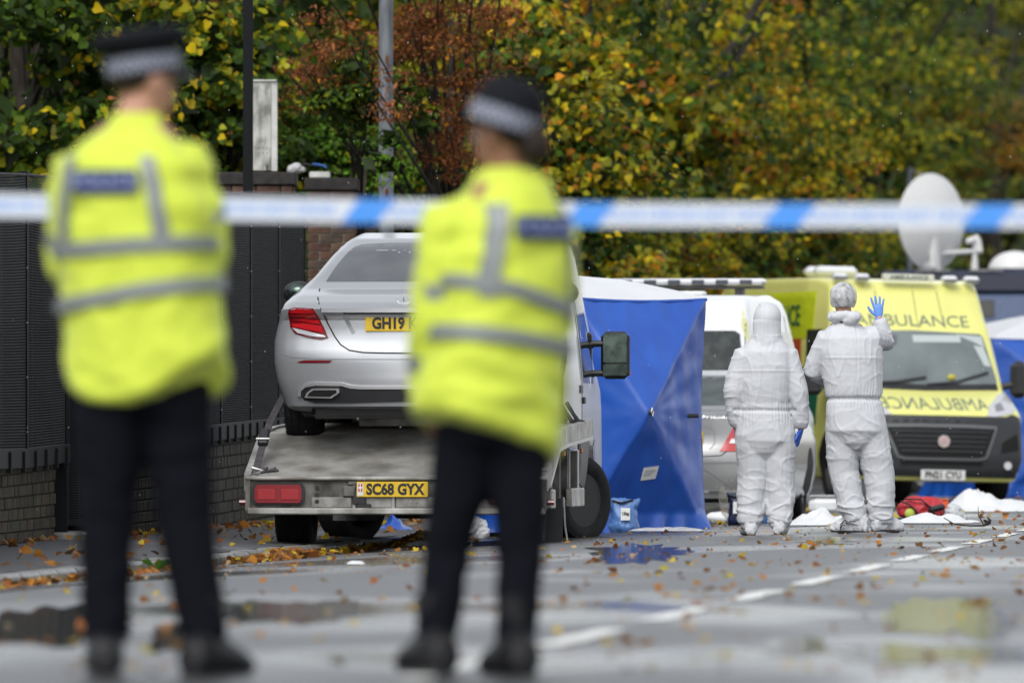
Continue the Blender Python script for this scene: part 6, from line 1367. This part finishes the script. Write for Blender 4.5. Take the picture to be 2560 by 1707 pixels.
# red bag
rb = thing('red_bag', 'open red equipment bag with black straps on the white sheet', 'bag', on_ground(2302, 293, .02), R(8))
b = MB(); b.box((0, 0, .075), (.37, .24, .14), bev=.04); b.ell((.06, 0, .12), (.13, .1, .06)); b.ell((-.05, 0, .13), (.1, .08, .055)); me = remeshed(b, .009, 3); displace(me, lambda p: .012 * fold(p, 9, 9, 9, 3) + .005 * fold(p, 20, 20, 20, 3)); put(me, 'bag_shell', mat('red_fabric', (.42, .02, .03), .5, var=.2, bump=.003, bscale=40), rb)
for pts in ([(-.2, -.13, .15), (-.12, -.15, .12), (-.05, -.16, .05), (-.06, -.15, .02)], [(-.16, -.1, .17), (-.02, -.13, .165), (.06, -.14, .10), (.1, -.15, .04)]): MB().tube(pts, [(.014, .007)] * len(pts), 6).build('strap', BLACK, rb)
MB().box((.11, -.13, .09), (.15, .05, .05), Matrix.Rotation(R(-14), 3, 'Y'), bev=.02).build('black_pocket', BLACK, rb); MB().ell((-.12, -.14, .045), (.045, .03, .045), 12, 8).build('yellow_pouch', mat('lime_fabric', (.40, .48, .08), .6), rb)
ob_ = thing('orange_case', 'small orange case on the road between the red bag and the ambulance', 'case', on_ground(2342, 270)); MB().box((0, 0, .07), (.22, .2, .13), bev=.015).build('case_shell', mat('orange_red_plastic', (.62, .09, .02), .4), ob_); MB().box((0, 0, .143), (.22, .2, .012), bev=.004).build('lid', mat('orange_red_plastic', (.62, .09, .02), .4), ob_); MB().box((0, -.105, .1), (.05, .012, .02), bev=.003).build('catch', BLACK, ob_)
# sand bags with weight labels
M_SBL = mat('pale_blue_vinyl', (.07, .17, .42), .38, var=.2, bump=.006, bscale=20); M_SBN = mat('navy_vinyl', (.008, .016, .05), .4, bump=.004, bscale=20)
def ballast(px, s, wd, ht, m, lab, txt, seed):
    t = thing('ballast_bag', lab, 'bag', on_ground(px, s), 0); b = MB()
    b.rings([[(rx * math.cos(a), ry * math.sin(a), z) for a in [2 * math.pi * i / 16 for i in range(16)]] for z, rx, ry in ((0, .46 * wd, .08), (.04, .5 * wd, .1), (ht * .4, .42 * wd, .09), (ht * .7, .40 * wd, .06), (ht * .95, .52 * wd, .03), (ht, .5 * wd, .015))])
    me = remeshed(b, .009, 1); displace(me, lambda p: .013 * fold(p, 12, 12, 5, seed) + .005 * fold(p, 26, 26, 14, seed)); put(me, 'bag_shell', m, t)
    tg = MB().box((0.01, -.112, ht * .56), (.075, .004, .10), Matrix.Rotation(R(-8), 3, 'X')).build('weight_label', M_WPLATE, t)
    if txt: text(txt, .034, 'lettering', M_INK, tg, back_mtx(.01, -.116, ht * .575, R(-8)), .001, .0015, .9)
    MB().tube([(-.4 * wd, -.03, ht * .97), (-.1 * wd, -.06, ht * .9), (.3 * wd, -.03, ht * .99)], [(.016, .008)] * 3, 6).build('handle', BLACK, t); return t
ballast(1560, 308, .24, .27, M_SBL, 'pale blue 15kg ballast bag leaning on the foot of the tent', '15kg', 3)
ballast(1840, 292, .13, .27, M_SBN, 'narrow navy ballast bag between the tent and the hooded worker', '1', 6)
ballast(1905, 288, .14, .22, M_SBL, 'small pale blue bag behind the legs of the hooded worker', '', 9)
lump('sand_bag', 'white sand bag lying on leaves by the silver saloon wheel', 'bag', on_ground(1796, 283), [((0, 0, .05), (.11, .12, .055))], .01, M_SHEET, .006, 12, 2)
# under and behind the truck
sheet_thing(985, 300, .34, .5, .05, 61, [(0, 0, .7, .09)], 'bright blue tarpaulin corner lying behind the truck wheels', 'tarpaulin', 'tarpaulin', M_TBLUE)
lump('plastic_bag', 'clear plastic bag on the kerb seen between the legs of the right officer', 'bag', on_ground(1188, 308), [((0, 0, .09), (.09, .08, .09)), ((.05, -.04, .05), (.06, .06, .05))], .01, M_CLEAR, .02, 14, 6)
bbg = lump('black_bag', 'black holdall with a red edge beyond the truck, behind the right officer', 'bag', on_ground(1250, 300), [((0, 0, .07), (.16, .1, .08)), ((-.08, 0, .06), (.1, .1, .07))], .01, mat('black_cloth', (.012, .012, .014), .8), .014, 10, 8)
MB().tube([(-.14, -.1, .12), (0, -.11, .135), (.13, -.1, .13)], .006, 6).build('red_piping', M_RED, bbg)
# twig
tw = thing('twig', 'dark wet twig lying on the road beyond the dashed line', 'twig', on_ground(2440, 322, .01)); q = MB()
q.tube([(-.25, 0, .07), (-.17, -.1, .02), (-.05, -.16, .008), (.06, -.1, .01), (.11, -.02, .05), (.09, 0, .07)], [.003, .005, .006, .008, .01, .006], 6); q.tube([(.06, -.1, .01), (.02, .05, .09), (.02, .1, .16)], [.006, .004, .002], 5); q.tube([(.07, -.08, .02), (.10, -.05, .03), (.06, -.03, .05)], [.014, .016, .01], 6); q.build('stem', M_BARK, tw)
# weed at the kerb
wd_ = thing('weed', 'small green weed growing from the gutter against the kerb', 'plant', road(math.hypot(70.5, 0), -7.72, -.13)); m_ = MB()
for i in range(16):
    a = rnd.uniform(0, 6.28); l = rnd.uniform(.05, .11); d = V3(math.cos(a), math.sin(a), 0); m_.add([V3(0, 0, 0), d * l * .5 + V3(-d.y, d.x, 0) * .016 + V3(0, 0, l * .7), d * l + V3(0, 0, l * .55), d * l * .5 - V3(-d.y, d.x, 0) * .016 + V3(0, 0, l * .7)], [(0, 1, 2), (0, 2, 3)], (.07, .16, .02))
m_.build('weed_leaves', M_LEAF, wd_)
wrp = crumple(.12, .1, .02, 71, [], 14, 10).build('sweet_wrapper', mat('red_white_wrapper', (.6, .5, .5), .4, col2=(.5, .03, .04), vscale=20), None, loc=road(75.6, -7.62, -.13)); tag(wrp, 'red and white wrapper in the gutter leaves left of the truck wheel', 'wrapper')
# ================================================================ standing water on the road
M_PUD = bpy.data.materials.new('rain_water'); M_PUD.use_nodes = True; _n = M_PUD.node_tree; _p = _n.nodes['Principled BSDF']
_p.inputs['Base Color'].default_value = (.018, .018, .018, 1); _p.inputs['Roughness'].default_value = .075; _p.inputs['Specular IOR Level'].default_value = .6
_t = _n.nodes.new('ShaderNodeTexNoise'); _t.inputs['Scale'].default_value = 9; _c = _n.nodes.new('ShaderNodeTexCoord'); _b = _n.nodes.new('ShaderNodeBump'); _b.inputs['Distance'].default_value = .0012
_n.links.new(_c.outputs['Object'], _t.inputs['Vector']); _n.links.new(_t.outputs['Fac'], _b.inputs['Height']); _n.links.new(_b.outputs[0], _p.inputs['Normal'])
def puddle(x0, x1, y0, y1, seed):
    m = MB(); n = 72; cx, cy = (x0 + x1) / 2, (y0 + y1) / 2; ring = []
    for i in range(n):
        a = 2 * math.pi * i / n; k = 1 + .55 * noise.noise(Vector((math.cos(a) * 1.7, math.sin(a) * 1.7, seed))) + .4 * noise.noise(Vector((math.cos(a) * 4, math.sin(a) * 4, seed)))
        X, Y = cx + (x1 - x0) / 2 * k * math.cos(a), cy + (y1 - y0) / 2 * k * math.sin(a); s = (Y - HZ) / .69; g = G(X, s); ring.append(g)
    c = sum(ring, Vector()) / n; rs = []
    for t in (0.02, .35, .7, 1):
        row = []
        for g in ring:
            q = c.lerp(g, t); b = q.x * V[0] + q.y * V[1]; row.append(V3(q.x, q.y, rz(b) + .003)); 
        rs.append(row)
    m.rings(rs, cap=False); tag(m.build('puddle', M_PUD, None, smooth=60), kind='structure')
for q in ((2190, 2540, 1500, 1590, 1), (2080, 2500, 1610, 1660, 9), (1900, 2080, 1600, 1640, 2), (-60, 330, 1500, 1610, 3), (560, 900, 1490, 1560, 4), (1450, 1720, 1352, 1402, 5), (2000, 2150, 1344, 1362, 6), (380, 480, 1560, 1640, 7)): puddle(*q)
# ================================================================ fallen leaves
LC = {'orange': (.42, .17, .025), 'yellow': (.52, .37, .03), 'brown': (.13, .06, .02), 'rust': (.26, .10, .03), 'pale': (.42, .32, .16)}
def leaf_lying(seed, tint, size=1):
    r = random.Random(seed); m = MB(); n = 9; out = []
    for i in range(n):
        a = 2 * math.pi * i / n; rr = (.5 + .18 * math.cos(a) + r.uniform(-.1, .1)) * (1 if i % 2 else .78); out.append(V3(rr * math.cos(a), rr * .8 * math.sin(a), .04 + r.uniform(0, .34) * abs(math.sin(a + seed)) ** .7))
    c = V3(0, 0, .03); vs = [c] + out; fs = [(0, i + 1, (i + 1) % n + 1) for i in range(n)]; vs += [V3(-.5, 0, .04), V3(-.95, .05, .12), V3(-.5, .03, .02)]; fs.append((n + 1, n + 2, n + 3)); vs = [v * size for v in vs]; m.add(vs, fs, tint); return m
lv = {}
for k, c in LC.items(): lv[k] = [leaf_lying(i + hash(c) % 97, tuple(x * rnd.uniform(.8, 1.2) for x in c)).mesh('fallen_leaf', M_LEAF, 0) for i in range(5)]
LAB = {'orange': 'orange fallen leaf lying loose on the wet road', 'yellow': 'yellow fallen leaf lying loose on the wet road', 'brown': 'dark brown fallen leaf lying loose on the wet road', 'rust': 'rust red fallen leaf lying loose on the wet road', 'pale': 'pale tan fallen leaf lying loose on the wet road'}
n = 0; tries = 0
while n < 290 and tries < 20000:
    tries += 1; z = 33 + 62 * rnd.random() ** 1.25; s = F / z; px = rnd.uniform(-20, 2580); p = G(px, s); b = p.x * V[0] + p.y * V[1]
    if b < -7.7 or b > 1.9: continue
    if b < -6.0 and 78 < z < 95 and rnd.random() < .7: continue
    if rnd.random() > (.55 + .45 * max(0, noise.noise(Vector((p.x * .8, p.y * .09, 0))) * 2)) * (1.2 if b > -4 and z > 45 else .8): continue
    k = rnd.choices(['orange', 'yellow', 'brown', 'rust', 'pale'], [5, 3.4, 2.2, 2, 1.8])[0]
    o = bpy.data.objects.new('fallen_leaf', rnd.choice(lv[k])); COL.objects.link(o); o.location = p + V3(0, 0, .006); sz = rnd.uniform(.036, .072); o.scale = (sz, sz, sz * rnd.uniform(.5, 1.2)); o.rotation_euler = (rnd.uniform(-.25, .25), rnd.uniform(-.25, .25), rnd.uniform(0, 6.28)); zn = 'in the blurred foreground' if z < 40 else 'a little beyond the officers' if z < 52 else 'halfway to the truck' if z < 68 else 'near the overalled workers' if z < 86 else 'beyond the overalled workers'
    sd = 'close to the kerb' if b < -6.3 else 'in the left lane' if b < -3.1 else 'by the dashed line' if b < -2.5 else 'right of the dashed line'
    tag(o, '%s fallen leaf %s, %s' % ({'orange': 'orange', 'yellow': 'yellow', 'brown': 'dark brown', 'rust': 'rust red', 'pale': 'pale tan'}[k], sd, zn), 'leaf', '%s leaves %s, %s' % (k, sd, zn)); n += 1
def scatter(name, lab, n, fn, sz=(.045, .085), w=(4, 2, 3, 4, 1)):
    P, N, S_, T = [], [], [], []
    for _ in range(n):
        p = fn(); k = rnd.choices(['orange', 'yellow', 'brown', 'rust', 'pale'], w)[0]; P.append(p); N.append((rnd.gauss(0, .55), rnd.gauss(-.15, .55), 1)); S_.append(rnd.uniform(*sz)); q = rnd.uniform(.7, 1.3); T.append(tuple(x * q for x in LC[k]))
    v, f, t = leaf_cloud(np.array(P), np.array(N, float), np.array(S_), np.array(T), 'heart'); o = bpy.data.objects.new(name, np_mesh(name, v, f, t, M_LEAF)); COL.objects.link(o); return tag(o, lab, 'leaves', None, 'stuff')
def gut():
    a = rnd.uniform(55, 120); b = -7.78 + abs(rnd.gauss(0, .09)); return road(a, b, rz(max(b, -7.8)) + .012 + max(0, (-7.70 - b)) * rnd.uniform(0, .4))
scatter('gutter_leaves', 'line of brown and orange leaves washed into the gutter', 700, gut)
def pile(a0, b0, ra, rb_, h):
    def f():
        x, y = rnd.gauss(0, .5), rnd.gauss(0, .5); b = max(-7.79, b0 + y * rb_); return road(a0 + x * ra, b, rz(b) + .015 + h * rnd.random() * max(0, 1 - math.hypot(x, y)))
    return f
scatter('leaf_pile', 'pile of orange leaves in the gutter just left of the truck', 520, pile(77.5, -7.62, 1.8, .16, .05)); scatter('leaf_pile', 'heap of orange leaves against the kerb under the middle of the truck', 620, pile(88.5, -7.60, 1.6, .22, .09)); scatter('leaf_pile', 'heap of brown leaves by the kerb seen between the right officer legs', 420, pile(93, -6.9, 1.6, .22, .08))
def pav(): a = rnd.uniform(60, 115); b = -9.42 + abs(rnd.gauss(0, .16)); return road(a, b, -.02 - (b + 9.4) * .038 + .02)
scatter('pavement_leaves', 'brown leaves blown along the foot of the brick wall', 420, pav, w=(2, 1, 4, 5, 1)); scatter('pavement_leaves', 'scattered wet leaves over the pavement beside the wall', 260, lambda: (lambda a, b: road(a, b, -.02 - (b + 9.4) * .038 + .012))(rnd.uniform(60, 115), rnd.uniform(-9.3, -8.0)))
scatter('far_leaves', 'far leaves strewn over the road round the ambulance', 900, lambda: (lambda a, b: road(a, b, rz(b) + .01))(rnd.uniform(98, 150), rnd.uniform(-7.5, 1.9)))
scatter('road_leaves', 'smaller leaves strewn loosely over the wet carriageway', 420, lambda: (lambda a, b: road(a, b, rz(b) + .008))(34 + 66 * rnd.random() ** .8, rnd.uniform(-7.4, 1.6)), sz=(.03, .055))
def fine(): z = rnd.uniform(60, 100); return (lambda b, z: road(z, b, rz(b) + .006))(rnd.uniform(-7.6, 1.5), z)
scatter('leaf_litter', 'tiny leaf crumbs and seeds strewn over the wet road', 1500, fine, sz=(.008, .022), w=(2, 2, 1, 1, 5))
# drizzle
M_RAIN = mat('rain_drop', (.8, .82, .85), .1, spec=1)
rd = MB()
for _ in range(350):
    z = rnd.uniform(70, 110); s = F / z; c = W(rnd.uniform(0, 2560), rnd.uniform(0, 1330), s); 
    if c.z < .1: continue
    l = rnd.uniform(.004, .010); rd.tube([c, c + V3(-.0015, 0, -l)], .0015, 4)
tag(rd.build('drizzle', M_RAIN, None), 'fine drizzle drops falling in front of the trees', 'rain', None, 'stuff')
